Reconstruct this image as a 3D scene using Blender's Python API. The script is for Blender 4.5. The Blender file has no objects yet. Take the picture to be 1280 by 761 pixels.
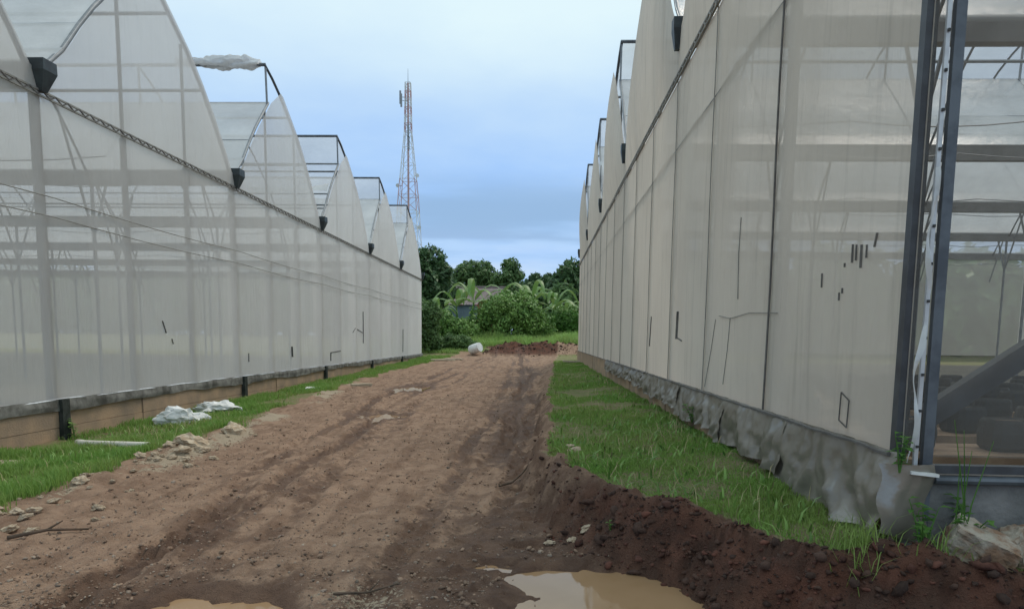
import bpy, math, random
import numpy as np
from mathutils import Matrix, Vector, noise as mnoise

random.seed(7)
rng = np.random.default_rng(11)
scene = bpy.context.scene
COL = scene.collection

# ------------------------------------------------------------------ camera
CAM_H = 1.73
YAW, PITCH, ROLL = 0.0389, -0.1127, 0.0122
F_PX, PPY = 895.24, 523.87


def camera_axes(yaw, pitch, roll):
    cy, sy, cp, sp = math.cos(yaw), math.sin(yaw), math.cos(pitch), math.sin(pitch)
    f = Vector((-sy * cp, cy * cp, sp))
    r = Vector((cy, sy, 0))
    u = r.cross(f)
    return (math.cos(roll) * r + math.sin(roll) * u, -math.sin(roll) * r + math.cos(roll) * u, f)


cam_data = bpy.data.cameras.new('camera')
cam = bpy.data.objects.new('camera', cam_data)
COL.objects.link(cam)
_r, _u, _f = camera_axes(YAW, PITCH, ROLL)
_m = Matrix((_r, _u, -_f)).transposed().to_4x4()
_m.translation = (0, 0, CAM_H)
cam.matrix_world = _m
cam_data.sensor_fit = 'HORIZONTAL'
cam_data.sensor_width = 36
cam_data.lens = 36 * F_PX / 1280
cam_data.shift_y = (PPY - 380.5) / 1280
cam_data.clip_start = 0.05
cam_data.clip_end = 6000
scene.camera = cam

# ------------------------------------------------------------------ sky, sun, exposure
SUN_ELEV, SUN_AZ = math.radians(58), math.radians(38)     # azimuth measured from +Y towards +X
world = bpy.data.worlds.new('World')
scene.world = world
world.use_nodes = True
wn, wl = world.node_tree.nodes, world.node_tree.links
wn.clear()


def N(nodes, kind, **kw):
    n = nodes.new(kind)
    for k, v in kw.items():
        setattr(n, k, v)
    return n


def mth(nodes, links, op, a, b=None, c=None, clamp=False):
    n = nodes.new('ShaderNodeMath')
    n.operation = op
    n.use_clamp = clamp
    for i, v in enumerate((a, b, c)):
        if v is None:
            continue
        if isinstance(v, (int, float)):
            n.inputs[i].default_value = v
        else:
            links.new(v, n.inputs[i])
    return n.outputs[0]


def maprange(nodes, links, v, a, b, c=0.0, d=1.0, smooth=True):
    n = nodes.new('ShaderNodeMapRange')
    n.interpolation_type = 'SMOOTHSTEP' if smooth else 'LINEAR'
    links.new(v, n.inputs['Value'])
    for i, x in zip(('From Min', 'From Max', 'To Min', 'To Max'), (a, b, c, d)):
        n.inputs[i].default_value = x
    return n.outputs[0]


def mixcol(nodes, links, fac, a, b):
    n = nodes.new('ShaderNodeMix')
    n.data_type = 'RGBA'
    for sock, v in ((n.inputs[0], fac), (n.inputs[6], a), (n.inputs[7], b)):
        if isinstance(v, (int, float)):
            sock.default_value = v
        elif isinstance(v, tuple):
            sock.default_value = (*v, 1.0) if len(v) == 3 else v
        else:
            links.new(v, sock)
    return n.outputs[2]


sky = N(wn, 'ShaderNodeTexSky', sky_type='NISHITA', sun_disc=False)
sky.sun_elevation = SUN_ELEV
sky.sun_rotation = SUN_AZ
sky.air_density = 1.0
sky.dust_density = 0.6
sky.ozone_density = 1.5
tc = N(wn, 'ShaderNodeTexCoord')
sep = N(wn, 'ShaderNodeSeparateXYZ')
wl.new(tc.outputs['Generated'], sep.inputs[0])
zc = mth(wn, wl, 'MAXIMUM', sep.outputs[2], 0.0)
den = mth(wn, wl, 'ADD', zc, 0.10)
cmb = N(wn, 'ShaderNodeCombineXYZ')
wl.new(mth(wn, wl, 'DIVIDE', sep.outputs[0], den), cmb.inputs[0])
wl.new(mth(wn, wl, 'DIVIDE', sep.outputs[1], den), cmb.inputs[1])
cl = N(wn, 'ShaderNodeTexNoise')
cl.inputs['Scale'].default_value = 0.9
cl.inputs['Detail'].default_value = 7
cl.inputs['Roughness'].default_value = 0.55
wl.new(cmb.outputs[0], cl.inputs['Vector'])
# high thin overcast: thicker overhead, thinner towards the horizon
veil_e = maprange(wn, wl, sep.outputs[2], 0.19, 0.42, 0.06, 0.96)
veil_n = maprange(wn, wl, cl.outputs[0], 0.30, 0.70, -0.12, 0.16)
veil = mth(wn, wl, 'ADD', veil_e, veil_n, clamp=True)
SKY_K = 0.10
CLOUD = (7.6, 9.3, 9.9)
lift = mixcol(wn, wl, 0.72, sky.outputs[0], (3.9, 6.5, 11.0))
c1 = mixcol(wn, wl, veil, lift, CLOUD)
# stratus banks low over the horizon
mp = N(wn, 'ShaderNodeMapping')
mp.inputs['Scale'].default_value = (2.2, 2.2, 17.0)
mp.inputs['Location'].default_value = (0.4, 0.2, 0.3)
wl.new(tc.outputs['Generated'], mp.inputs[0])
st = N(wn, 'ShaderNodeTexNoise')
st.inputs['Scale'].default_value = 1.3
st.inputs['Detail'].default_value = 6
wl.new(mp.outputs[0], st.inputs['Vector'])
band = mth(wn, wl, 'MULTIPLY', maprange(wn, wl, sep.outputs[2], 0.0, 0.05), maprange(wn, wl, sep.outputs[2], 0.23, 0.12))
grey_f = mth(wn, wl, 'MULTIPLY', maprange(wn, wl, st.outputs[0], 0.44, 0.58), band)
c2 = mixcol(wn, wl, mth(wn, wl, 'MULTIPLY', grey_f, 0.85), c1, (3.3, 4.9, 7.4))
low = mth(wn, wl, 'MULTIPLY', maprange(wn, wl, st.outputs[0], 0.53, 0.36), maprange(wn, wl, sep.outputs[2], 0.17, 0.06))
c3 = mixcol(wn, wl, mth(wn, wl, 'MULTIPLY', low, 0.75), c2, (6.2, 7.4, 9.2))
layer = mth(wn, wl, 'MULTIPLY', maprange(wn, wl, sep.outputs[2], 0.120, 0.160), maprange(wn, wl, sep.outputs[2], 0.225, 0.175))
layer = mth(wn, wl, 'MULTIPLY', layer, maprange(wn, wl, st.outputs[0], 0.30, 0.52, 0.15, 0.85))
c3 = mixcol(wn, wl, layer, c3, (3.1, 4.9, 7.4))
bg = N(wn, 'ShaderNodeBackground')
bg.inputs[1].default_value = SKY_K
wl.new(c3, bg.inputs[0])
wo = N(wn, 'ShaderNodeOutputWorld')
wl.new(bg.outputs[0], wo.inputs[0])

sun_data = bpy.data.lights.new('sun', 'SUN')
sun_data.energy = 1.5
sun_data.angle = math.radians(20)
sun_data.color = (1.0, 0.90, 0.78)
sun = bpy.data.objects.new('sun', sun_data)
COL.objects.link(sun)
sd = Vector((math.sin(SUN_AZ) * math.cos(SUN_ELEV), math.cos(SUN_AZ) * math.cos(SUN_ELEV), math.sin(SUN_ELEV)))
sun.rotation_euler = sd.to_track_quat('Z', 'Y').to_euler()
sun.location = (20, 20, 60)

vs = scene.view_settings
scene.display_settings.display_device = 'sRGB'
vs.view_transform = 'Standard'
vs.look = 'None'
vs.exposure = 0.0
vs.gamma = 1.0
vs.use_curve_mapping = False
scene.cycles.use_denoising = True
scene.cycles.max_bounces = 10
scene.cycles.transparent_max_bounces = 32
scene.cycles.transmission_bounces = 8
scene.cycles.sample_clamp_indirect = 6.0

# ------------------------------------------------------------------ materials
MATS = {}


def new_mat(name):
    m = bpy.data.materials.new(name)
    m.use_nodes = True
    m.node_tree.nodes.clear()
    MATS[name] = m
    return m, m.node_tree.nodes, m.node_tree.links


def noise_tex(n, l, scale, detail=4, rough=0.55, vec=None, coord='Object', dist=0.0):
    if vec is None:
        vec = n.new('ShaderNodeTexCoord').outputs[coord]
    t = n.new('ShaderNodeTexNoise')
    t.inputs['Scale'].default_value = scale
    t.inputs['Detail'].default_value = detail
    t.inputs['Roughness'].default_value = rough
    t.inputs['Distortion'].default_value = dist
    l.new(vec, t.inputs['Vector'])
    return t.outputs[0]


def plain(name, a, b=None, scale=3.0, rough=0.7, bump=0.0, bscale=40.0, metal=0.0, spec=0.4, contrast=(0.35, 0.65), island=0.0):
    m, n, l = new_mat(name)
    p = n.new('ShaderNodeBsdfPrincipled')
    o = n.new('ShaderNodeOutputMaterial')
    l.new(p.outputs[0], o.inputs[0])
    p.inputs['Roughness'].default_value = rough
    p.inputs['Metallic'].default_value = metal
    p.inputs['Specular IOR Level'].default_value = spec
    if b is None:
        b = tuple(x * 0.75 for x in a)
    f = maprange(n, l, noise_tex(n, l, scale, 6, 0.6), *contrast)
    c = mixcol(n, l, f, a, b)
    if island:
        g = n.new('ShaderNodeNewGeometry')
        h = n.new('ShaderNodeHueSaturation')
        l.new(maprange(n, l, g.outputs['Random Per Island'], 0, 1, 1 - island, 1 + island, False), h.inputs['Value'])
        l.new(c, h.inputs['Color'])
        c = h.outputs[0]
    l.new(c, p.inputs['Base Color'])
    if bump:
        bn = n.new('ShaderNodeBump')
        bn.inputs['Strength'].default_value = bump
        bn.inputs['Distance'].default_value = 0.02
        l.new(noise_tex(n, l, bscale, 5), bn.inputs['Height'])
        l.new(bn.outputs[0], p.inputs['Normal'])
    return m


def woven(name, col, col2, open_frac, transl=0.5, dirt=0.0, mixscale=0.5):
    """thin woven net: threads scatter and pass light; the gaps close at glancing angles."""
    m, n, l = new_mat(name)
    o = n.new('ShaderNodeOutputMaterial')
    g = n.new('ShaderNodeNewGeometry')
    dot = n.new('ShaderNodeVectorMath')
    dot.operation = 'DOT_PRODUCT'
    l.new(g.outputs['Incoming'], dot.inputs[0])
    l.new(g.outputs['True Normal'], dot.inputs[1])
    ca = mth(n, l, 'MAXIMUM', mth(n, l, 'ABSOLUTE', dot.outputs['Value']), 0.04)
    gap = mth(n, l, 'POWER', open_frac, mth(n, l, 'DIVIDE', 1.0, ca))
    nz = noise_tex(n, l, mixscale, 5, 0.6)
    c = mixcol(n, l, maprange(n, l, nz, 0.35, 0.68), col, col2)
    if dirt:
        mp_ = n.new('ShaderNodeMapping')
        mp_.inputs['Scale'].default_value = (1, 5, 0.35)
        l.new(n.new('ShaderNodeTexCoord').outputs['Object'], mp_.inputs[0])
        d = maprange(n, l, noise_tex(n, l, 1.2, 6, 0.65, mp_.outputs[0]), 0.5, 0.75, 0, dirt)
        c = mixcol(n, l, d, c, (0.22, 0.20, 0.17))
    oi = n.new('ShaderNodeObjectInfo')
    hs_ = n.new('ShaderNodeHueSaturation')
    l.new(maprange(n, l, oi.outputs['Random'], 0, 1, 0.93, 1.05, False), hs_.inputs['Value'])
    l.new(c, hs_.inputs['Color'])
    c = hs_.outputs[0]
    df = n.new('ShaderNodeBsdfDiffuse')
    tr = n.new('ShaderNodeBsdfTranslucent')
    mw = n.new('ShaderNodeMapping')
    mw.inputs['Scale'].default_value = (1, 2.2, 0.5)
    l.new(n.new('ShaderNodeTexCoord').outputs['Object'], mw.inputs[0])
    bw = n.new('ShaderNodeBump')
    bw.inputs['Strength'].default_value = 0.5
    bw.inputs['Distance'].default_value = 0.06
    l.new(noise_tex(n, l, 1.6, 4, 0.55, mw.outputs[0], dist=0.6), bw.inputs['Height'])
    l.new(bw.outputs[0], df.inputs['Normal'])
    l.new(bw.outputs[0], tr.inputs['Normal'])
    l.new(c, df.inputs[0])
    l.new(c, tr.inputs[0])
    mx = n.new('ShaderNodeMixShader')
    mx.inputs[0].default_value = transl
    l.new(df.outputs[0], mx.inputs[1])
    l.new(tr.outputs[0], mx.inputs[2])
    tp = n.new('ShaderNodeBsdfTransparent')
    mo = n.new('ShaderNodeMixShader')
    l.new(gap, mo.inputs[0])
    l.new(mx.outputs[0], mo.inputs[1])
    l.new(tp.outputs[0], mo.inputs[2])
    l.new(mo.outputs[0], o.inputs[0])
    return m


def film(name, col, clear=0.15, transl=0.45, gloss=0.12):
    m, n, l = new_mat(name)
    o = n.new('ShaderNodeOutputMaterial')
    nz = noise_tex(n, l, 0.8, 5, 0.6)
    c = mixcol(n, l, maprange(n, l, nz, 0.3, 0.7), col, tuple(x * 0.82 for x in col))
    df = n.new('ShaderNodeBsdfDiffuse')
    tr = n.new('ShaderNodeBsdfTranslucent')
    gl = n.new('ShaderNodeBsdfGlossy')
    gl.inputs['Roughness'].default_value = 0.25
    bn = n.new('ShaderNodeBump')
    bn.inputs['Strength'].default_value = 0.35
    bn.inputs['Distance'].default_value = 0.05
    l.new(noise_tex(n, l, 3.0, 4, 0.6), bn.inputs['Height'])
    for s in (df, tr, gl):
        l.new(bn.outputs[0], s.inputs['Normal'])
    l.new(c, df.inputs[0])
    l.new(c, tr.inputs[0])
    a = n.new('ShaderNodeMixShader')
    a.inputs[0].default_value = transl
    l.new(df.outputs[0], a.inputs[1])
    l.new(tr.outputs[0], a.inputs[2])
    b = n.new('ShaderNodeMixShader')
    b.inputs[0].default_value = gloss
    l.new(a.outputs[0], b.inputs[1])
    l.new(gl.outputs[0], b.inputs[2])
    tp = n.new('ShaderNodeBsdfTransparent')
    d = n.new('ShaderNodeMixShader')
    d.inputs[0].default_value = clear
    l.new(b.outputs[0], d.inputs[1])
    l.new(tp.outputs[0], d.inputs[2])
    l.new(d.outputs[0], o.inputs[0])
    return m


def leafy(name, a, b, transl=0.35, rough=0.5, yellow=None):
    m, n, l = new_mat(name)
    o = n.new('ShaderNodeOutputMaterial')
    g = n.new('ShaderNodeNewGeometry')
    c = mixcol(n, l, g.outputs['Random Per Island'], a, b)
    nz = noise_tex(n, l, 0.6, 3)
    c = mixcol(n, l, maprange(n, l, nz, 0.35, 0.7, 0, 0.6), c, yellow or tuple(min(1, x * 1.5) for x in b))
    p = n.new('ShaderNodeBsdfPrincipled')
    p.inputs['Roughness'].default_value = rough
    p.inputs['Specular IOR Level'].default_value = 0.35
    l.new(c, p.inputs['Base Color'])
    tr = n.new('ShaderNodeBsdfTranslucent')
    l.new(c, tr.inputs[0])
    mx = n.new('ShaderNodeMixShader')
    mx.inputs[0].default_value = transl
    l.new(p.outputs[0], mx.inputs[1])
    l.new(tr.outputs[0], mx.inputs[2])
    l.new(mx.outputs[0], o.inputs[0])
    return m


woven('net_pale', (0.90, 0.865, 0.83), (0.86, 0.825, 0.79), 0.60, 0.50, 0.05)
woven('net_beige', (0.82, 0.735, 0.635), (0.76, 0.68, 0.59), 0.51, 0.45, 0.22)
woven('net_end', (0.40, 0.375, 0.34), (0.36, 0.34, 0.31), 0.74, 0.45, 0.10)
film('film_white', (0.90, 0.90, 0.90), 0.07, 0.5, 0.12)
film('film_clear', (0.80, 0.82, 0.84), 0.34, 0.5, 0.10)
plain('galvanised', (0.27, 0.28, 0.29), (0.20, 0.21, 0.22), 6, 0.5, metal=0.3)
plain('post_grey', (0.20, 0.205, 0.21), (0.15, 0.155, 0.16), 6, 0.5, metal=0.2)
plain('dark_steel', (0.075, 0.08, 0.09), (0.05, 0.05, 0.055), 5, 0.5)
plain('blue_steel', (0.13, 0.145, 0.165), (0.08, 0.09, 0.105), 5, 0.45, metal=0.2)
plain('gutter_metal', (0.27, 0.27, 0.27), (0.20, 0.20, 0.20), 1.5, 0.6)
plain('hopper_dark', (0.05, 0.065, 0.07), (0.03, 0.035, 0.04), 5, 0.5)
plain('alu_track', (0.62, 0.63, 0.64), (0.5, 0.5, 0.51), 8, 0.4, metal=0.3)
plain('wire_dark', (0.06, 0.06, 0.06), (0.04, 0.04, 0.04), 3, 0.7)
plain('tear_dark', (0.19, 0.18, 0.165), (0.10, 0.095, 0.09), 3, 0.9)  # dark tone painted for the shade seen through holes in the net
plain('seam_grey', (0.30, 0.285, 0.26), (0.22, 0.21, 0.19), 5, 0.85)
plain('seam_cloth', (0.16, 0.15, 0.14), (0.11, 0.10, 0.095), 5, 0.85)
plain('concrete_tan', (0.46, 0.31, 0.20), (0.30, 0.22, 0.16), 1.6, 0.9, 0.5, 30, contrast=(0.3, 0.7))
plain('concrete_grey', (0.26, 0.25, 0.24), (0.12, 0.12, 0.115), 2.2, 0.9, 0.6, 25, contrast=(0.3, 0.7))
plain('hem_cloth', (0.24, 0.23, 0.21), (0.075, 0.07, 0.06), 3.5, 0.85, 0.5, 14, contrast=(0.3, 0.7))
film('tarp_grey', (0.27, 0.24, 0.20), 0.0, 0.15, 0.13)
plain('plinth_post', (0.045, 0.05, 0.045), (0.02, 0.025, 0.02), 6, 0.9, 0.4, 30)
plain('white_plastic', (0.80, 0.80, 0.78), (0.66, 0.65, 0.62), 4, 0.5)
plain('pvc_white', (0.74, 0.71, 0.62), (0.60, 0.55, 0.46), 3, 0.4)
plain('limestone', (0.60, 0.50, 0.37), (0.42, 0.31, 0.21), 5, 0.95, 0.8, 22, contrast=(0.35, 0.6))
plain('rubble_concrete', (0.42, 0.36, 0.29), (0.27, 0.16, 0.10), 6, 0.95, 0.8, 30, contrast=(0.4, 0.62))
plain('clod', (0.075, 0.040, 0.028), (0.042, 0.023, 0.017), 6, 0.95, 0.7, 35, island=0.35)
plain('clod_red', (0.120, 0.046, 0.030), (0.070, 0.030, 0.021), 6, 0.95, 0.7, 35, island=0.35)
plain('straw', (0.42, 0.36, 0.20), (0.30, 0.24, 0.12), 5, 0.8)
plain('crumb', (0.28, 0.188, 0.130), (0.19, 0.123, 0.085), 9, 0.95, 0.4, 60, island=0.3)
plain('pebble', (0.30, 0.235, 0.18), (0.18, 0.13, 0.10), 9, 0.9, 0.4, 60, island=0.5)
plain('wood_stick', (0.12, 0.08, 0.055), (0.07, 0.05, 0.035), 9, 0.9)
plain('pale_plank', (0.52, 0.44, 0.32), (0.40, 0.33, 0.24), 5, 0.85)
plain('bark', (0.10, 0.075, 0.055), (0.06, 0.045, 0.035), 5, 0.95, 0.7, 20)
plain('grow_bag', (0.035, 0.035, 0.036), (0.022, 0.022, 0.023), 4, 0.55, 0.5, 12)
plain('bench_wood', (0.36, 0.24, 0.15), (0.25, 0.16, 0.10), 3, 0.85, 0.4, 20)
plain('potting_soil', (0.12, 0.08, 0.05), (0.08, 0.05, 0.035), 9, 0.95, 0.7, 40)
plain('wall_orange', (0.42, 0.20, 0.11), (0.34, 0.17, 0.10), 0.8, 0.9)
plain('roof_tile', (0.20, 0.155, 0.15), (0.13, 0.105, 0.105), 1.4, 0.85, 0.6, 6)
plain('shed_blue', (0.15, 0.20, 0.24), (0.10, 0.14, 0.17), 1.2, 0.7)
plain('wall_white', (0.72, 0.72, 0.70), (0.6, 0.6, 0.58), 1.2, 0.8)
plain('glass_dark', (0.03, 0.035, 0.04), (0.02, 0.02, 0.02), 2, 0.15)
plain('tower_red_hazed', (0.55, 0.36, 0.37), (0.48, 0.33, 0.34), 0.5, 0.7)  # red paled and greyed: distance haze is mixed into the colour
plain('tower_white_hazed', (0.78, 0.80, 0.84), (0.56, 0.58, 0.60), 0.5, 0.7)  # white lifted to carry the same painted haze
plain('tower_grey', (0.30, 0.32, 0.36), (0.24, 0.26, 0.30), 0.5, 0.7)
leafy('grass_green', (0.150, 0.300, 0.050), (0.235, 0.400, 0.090), 0.42, 0.6, (0.31, 0.36, 0.11))
leafy('grass_field', (0.28, 0.46, 0.12), (0.40, 0.58, 0.18), 0.4, 0.6, (0.24, 0.28, 0.09))
leafy('leaf_dark', (0.042, 0.090, 0.036), (0.085, 0.150, 0.055), 0.25, 0.5)
leafy('leaf_mid', (0.065, 0.135, 0.045), (0.125, 0.205, 0.070), 0.3, 0.5)
leafy('leaf_bush', (0.070, 0.165, 0.036), (0.240, 0.400, 0.100), 0.16, 0.5, (0.20, 0.31, 0.07))
leafy('leaf_fresh', (0.06, 0.16, 0.03), (0.12, 0.25, 0.05), 0.4, 0.5)
leafy('leaf_banana', (0.10, 0.22, 0.055), (0.19, 0.33, 0.09), 0.35, 0.4, (0.28, 0.34, 0.12))


def ground_mat(name):
    m, n, l = new_mat(name)
    o = n.new('ShaderNodeOutputMaterial')
    p = n.new('ShaderNodeBsdfPrincipled')
    l.new(p.outputs[0], o.inputs[0])

    def att(a):
        x = n.new('ShaderNodeAttribute')
        x.attribute_name = a
        return x.outputs['Fac']
    co = n.new('ShaderNodeTexCoord').outputs['Object']
    big = noise_tex(n, l, 0.55, 5, 0.6, co)
    mid = noise_tex(n, l, 3.2, 6, 0.65, co)
    fine = noise_tex(n, l, 26, 6, 0.7, co)
    grit = noise_tex(n, l, 90, 3, 0.6, co)
    mps = n.new('ShaderNodeMapping')
    mps.inputs['Scale'].default_value = (3.4, 0.45, 1)
    l.new(co, mps.inputs[0])
    streak = noise_tex(n, l, 1.3, 5, 0.6, mps.outputs[0])
    dry = mixcol(n, l, maprange(n, l, mid, 0.36, 0.64), (0.370, 0.240, 0.163), (0.262, 0.163, 0.108))
    dry = mixcol(n, l, maprange(n, l, streak, 0.46, 0.68, 0, 0.7), dry, (0.175, 0.100, 0.065))
    dry = mixcol(n, l, maprange(n, l, fine, 0.54, 0.74, 0, 0.5), dry, (0.37, 0.29, 0.22))
    dry = mixcol(n, l, maprange(n, l, grit, 0.58, 0.76, 0, 0.6), dry, (0.44, 0.37, 0.29))
    dry = mixcol(n, l, maprange(n, l, noise_tex(n, l, 13, 5, 0.7, co), 0.52, 0.66, 0, 0.45), dry, (0.175, 0.108, 0.074))
    wetc = mixcol(n, l, maprange(n, l, mid, 0.35, 0.65), (0.088, 0.046, 0.029), (0.165, 0.094, 0.060))
    wet_a = mth(n, l, 'ADD', att('wet'), maprange(n, l, mid, 0.3, 0.7, -0.35, 0.35), clamp=True)
    wetf = maprange(n, l, wet_a, 0.18, 0.85)
    c = mixcol(n, l, wetf, dry, wetc)
    clay = mixcol(n, l, maprange(n, l, mid, 0.35, 0.65), (0.068, 0.032, 0.021), (0.130, 0.050, 0.030))
    c = mixcol(n, l, att('clay'), c, clay)
    soil = mixcol(n, l, maprange(n, l, mid, 0.35, 0.65), (0.150, 0.180, 0.055), (0.230, 0.180, 0.100))
    gf = maprange(n, l, mth(n, l, 'ADD', att('grassy'), maprange(n, l, mid, 0.3, 0.7, -0.25, 0.25)), 0.35, 0.65)
    c = mixcol(n, l, gf, c, soil)
    pale = maprange(n, l, mth(n, l, 'ADD', att('pale'), maprange(n, l, fine, 0.3, 0.7, -0.35, 0.35)), 0.4, 0.7)
    c = mixcol(n, l, pale, c, (0.40, 0.32, 0.23))
    c = mixcol(n, l, att('floor'), c, mixcol(n, l, maprange(n, l, mid, 0.35, 0.65), (0.23, 0.21, 0.17), (0.16, 0.14, 0.11)))
    l.new(c, p.inputs['Base Color'])
    rough = maprange(n, l, wetf, 0, 1, 0.95, 0.72)
    l.new(rough, p.inputs['Roughness'])
    p.inputs['Specular IOR Level'].default_value = 0.3
    b1 = n.new('ShaderNodeBump')
    b1.inputs['Strength'].default_value = 1.0
    b1.inputs['Distance'].default_value = 0.03
    l.new(mth(n, l, 'ADD', fine, mth(n, l, 'MULTIPLY', grit, 0.5)), b1.inputs['Height'])
    l.new(b1.outputs[0], p.inputs['Normal'])
    return m


ground_mat('earth')


def water_mat():
    m, n, l = new_mat('muddy_water')
    o = n.new('ShaderNodeOutputMaterial')
    p = n.new('ShaderNodeBsdfPrincipled')
    c = mixcol(n, l, maprange(n, l, noise_tex(n, l, 1.2, 3), 0.35, 0.65), (0.36, 0.225, 0.125), (0.31, 0.19, 0.10))
    l.new(c, p.inputs['Base Color'])
    p.inputs['Roughness'].default_value = 0.04
    p.inputs['IOR'].default_value = 1.33
    bn = n.new('ShaderNodeBump')
    bn.inputs['Strength'].default_value = 0.03
    bn.inputs['Distance'].default_value = 0.01
    l.new(noise_tex(n, l, 9, 2), bn.inputs['Height'])
    l.new(bn.outputs[0], p.inputs['Normal'])
    l.new(p.outputs[0], o.inputs[0])


water_mat()

# ------------------------------------------------------------------ object helpers


def origin_of(o):
    v = Vector((0, 0, 0))
    while o is not None:
        v += o.location
        o = o.parent
    return v


def link_mesh(name, me, mat, parent=None, loc=None):
    ob = bpy.data.objects.new(name, me)
    COL.objects.link(ob)
    if mat:
        me.materials.append(MATS[mat])
    if parent is not None:
        ob.parent = parent
    if loc is not None:
        ob.location = loc
    return ob


def mesh_np(name, V, quads=None, tris=None, smooth=False):
    """fast mesh from numpy arrays."""
    me = bpy.data.meshes.new(name)
    V = np.asarray(V, dtype=np.float32)
    parts, starts, tot = [], [], 0
    nf = 0
    if quads is not None and len(quads):
        q = np.asarray(quads, dtype=np.int32)
        parts.append(q.ravel())
        starts.append(tot + 4 * np.arange(len(q)))
        tot += 4 * len(q)
        nf += len(q)
    if tris is not None and len(tris):
        t = np.asarray(tris, dtype=np.int32)
        parts.append(t.ravel())
        starts.append(tot + 3 * np.arange(len(t)))
        tot += 3 * len(t)
        nf += len(t)
    me.vertices.add(len(V))
    me.vertices.foreach_set('co', V.ravel())
    me.loops.add(tot)
    me.loops.foreach_set('vertex_index', np.concatenate(parts))
    me.polygons.add(nf)
    me.polygons.foreach_set('loop_start', np.concatenate(starts).astype(np.int32))
    if smooth:
        me.polygons.foreach_set('use_smooth', np.ones(nf, dtype=bool))
    me.update(calc_edges=True)
    me.validate()
    return me


class MB:
    """collects simple shapes for ONE part."""

    def __init__(self):
        self.v, self.f = [], []

    def add(self, vs_, fs_):
        b = len(self.v)
        self.v += [tuple(p) for p in vs_]
        self.f += [tuple(b + i for i in f) for f in fs_]

    def box(self, c, s, rot=None):
        hx, hy, hz = s[0] / 2, s[1] / 2, s[2] / 2
        pts = [Vector((x, y, z)) for x in (-hx, hx) for y in (-hy, hy) for z in (-hz, hz)]
        if rot is not None:
            pts = [rot @ p for p in pts]
        c = Vector(c)
        self.add([p + c for p in pts], [(0, 1, 3, 2), (4, 6, 7, 5), (0, 4, 5, 1), (2, 3, 7, 6), (0, 2, 6, 4), (1, 5, 7, 3)])
        return self

    def beam(self, p0, p1, w, h=None):
        """rectangular bar."""
        h = h or w
        p0, p1 = Vector(p0), Vector(p1)
        d = (p1 - p0).normalized()
        up = Vector((0, 0, 1)) if abs(d.z) < 0.95 else Vector((0, 1, 0))
        a = d.cross(up).normalized()
        b = a.cross(d).normalized()
        pts = []
        for p in (p0, p1):
            pts += [p + a * (sx * w / 2) + b * (sy * h / 2) for sx, sy in ((-1, -1), (1, -1), (1, 1), (-1, 1))]
        self.add(pts, [(3, 2, 1, 0), (4, 5, 6, 7), (0, 1, 5, 4), (1, 2, 6, 5), (2, 3, 7, 6), (3, 0, 4, 7)])
        return self

    def tube(self, pts, r, n=6, caps=True):
        pts = [Vector(p) for p in pts]
        rr = r if isinstance(r, (list, tuple)) else [r] * len(pts)
        rings, prev = [], None
        for i, p in enumerate(pts):
            d = (pts[min(i + 1, len(pts) - 1)] - pts[max(i - 1, 0)])
            d = d.normalized() if d.length > 1e-9 else Vector((0, 0, 1))
            if prev is None:
                up = Vector((0, 0, 1)) if abs(d.z) < 0.9 else Vector((0, 1, 0))
                a = d.cross(up).normalized()
            else:
                a = (prev - d * prev.dot(d)).normalized()
            prev = a
            b = d.cross(a)
            rings.append([p + (a * math.cos(t) + b * math.sin(t)) * rr[i] for t in [2 * math.pi * k / n for k in range(n)]])
        base = len(self.v)
        for rg in rings:
            self.v += [tuple(q) for q in rg]
        for i in range(len(rings) - 1):
            for k in range(n):
                k2 = (k + 1) % n
                self.f.append((base + i * n + k, base + i * n + k2, base + (i + 1) * n + k2, base + (i + 1) * n + k))
        if caps:
            self.f.append(tuple(base + k for k in reversed(range(n))))
            self.f.append(tuple(base + (len(rings) - 1) * n + k for k in range(n)))
        return self

    def grid(self, fn, nu, nv):
        b = len(self.v)
        for i in range(nu + 1):
            for j in range(nv + 1):
                self.v.append(tuple(fn(i / nu, j / nv)))
        for i in range(nu):
            for j in range(nv):
                a = b + i * (nv + 1) + j
                self.f.append((a, a + 1, a + nv + 2, a + nv + 1))
        return self

    def build(self, name, mat, parent=None, smooth=False, loc=None):
        o = origin_of(parent) if parent is not None else Vector(loc or (0, 0, 0))
        me = bpy.data.meshes.new(name)
        me.from_pydata([(x - o.x, y - o.y, z - o.z) for x, y, z in self.v], [], self.f)
        if smooth:
            me.polygons.foreach_set('use_smooth', [True] * len(me.polygons))
        me.update()
        return link_mesh(name, me, mat, parent, None if parent is not None else loc)


def tag(o, label=None, cat=None, group=None, kind=None):
    for k, v in (('label', label), ('category', cat), ('group', group), ('kind', kind)):
        if v:
            o[k] = v
    return o


def thing(name, loc, label, cat, group=None):
    e = bpy.data.objects.new(name, None)
    COL.objects.link(e)
    e.location = loc
    e.empty_display_size = 0.3
    tag(e, label, cat, group)
    return e


# ------------------------------------------------------------------ noise in numpy


def _hash(ix, iy, seed):
    h = (ix.astype(np.int64) * 374761393 + iy.astype(np.int64) * 668265263 + seed * 1274126177) & 0xFFFFFFFF
    h = ((h ^ (h >> 13)) * 1274126177) & 0xFFFFFFFF
    return ((h ^ (h >> 16)) & 0xFFFF) / 65535.0


def vnoise(x, y, seed=0):
    x, y = np.asarray(x, float), np.asarray(y, float)
    ix, iy = np.floor(x), np.floor(y)
    fx, fy = x - ix, y - iy
    fx, fy = fx * fx * (3 - 2 * fx), fy * fy * (3 - 2 * fy)
    a, b = _hash(ix, iy, seed), _hash(ix + 1, iy, seed)
    c, d = _hash(ix, iy + 1, seed), _hash(ix + 1, iy + 1, seed)
    return (a + (b - a) * fx + (c - a) * fy + (a - b - c + d) * fx * fy) * 2 - 1


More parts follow.
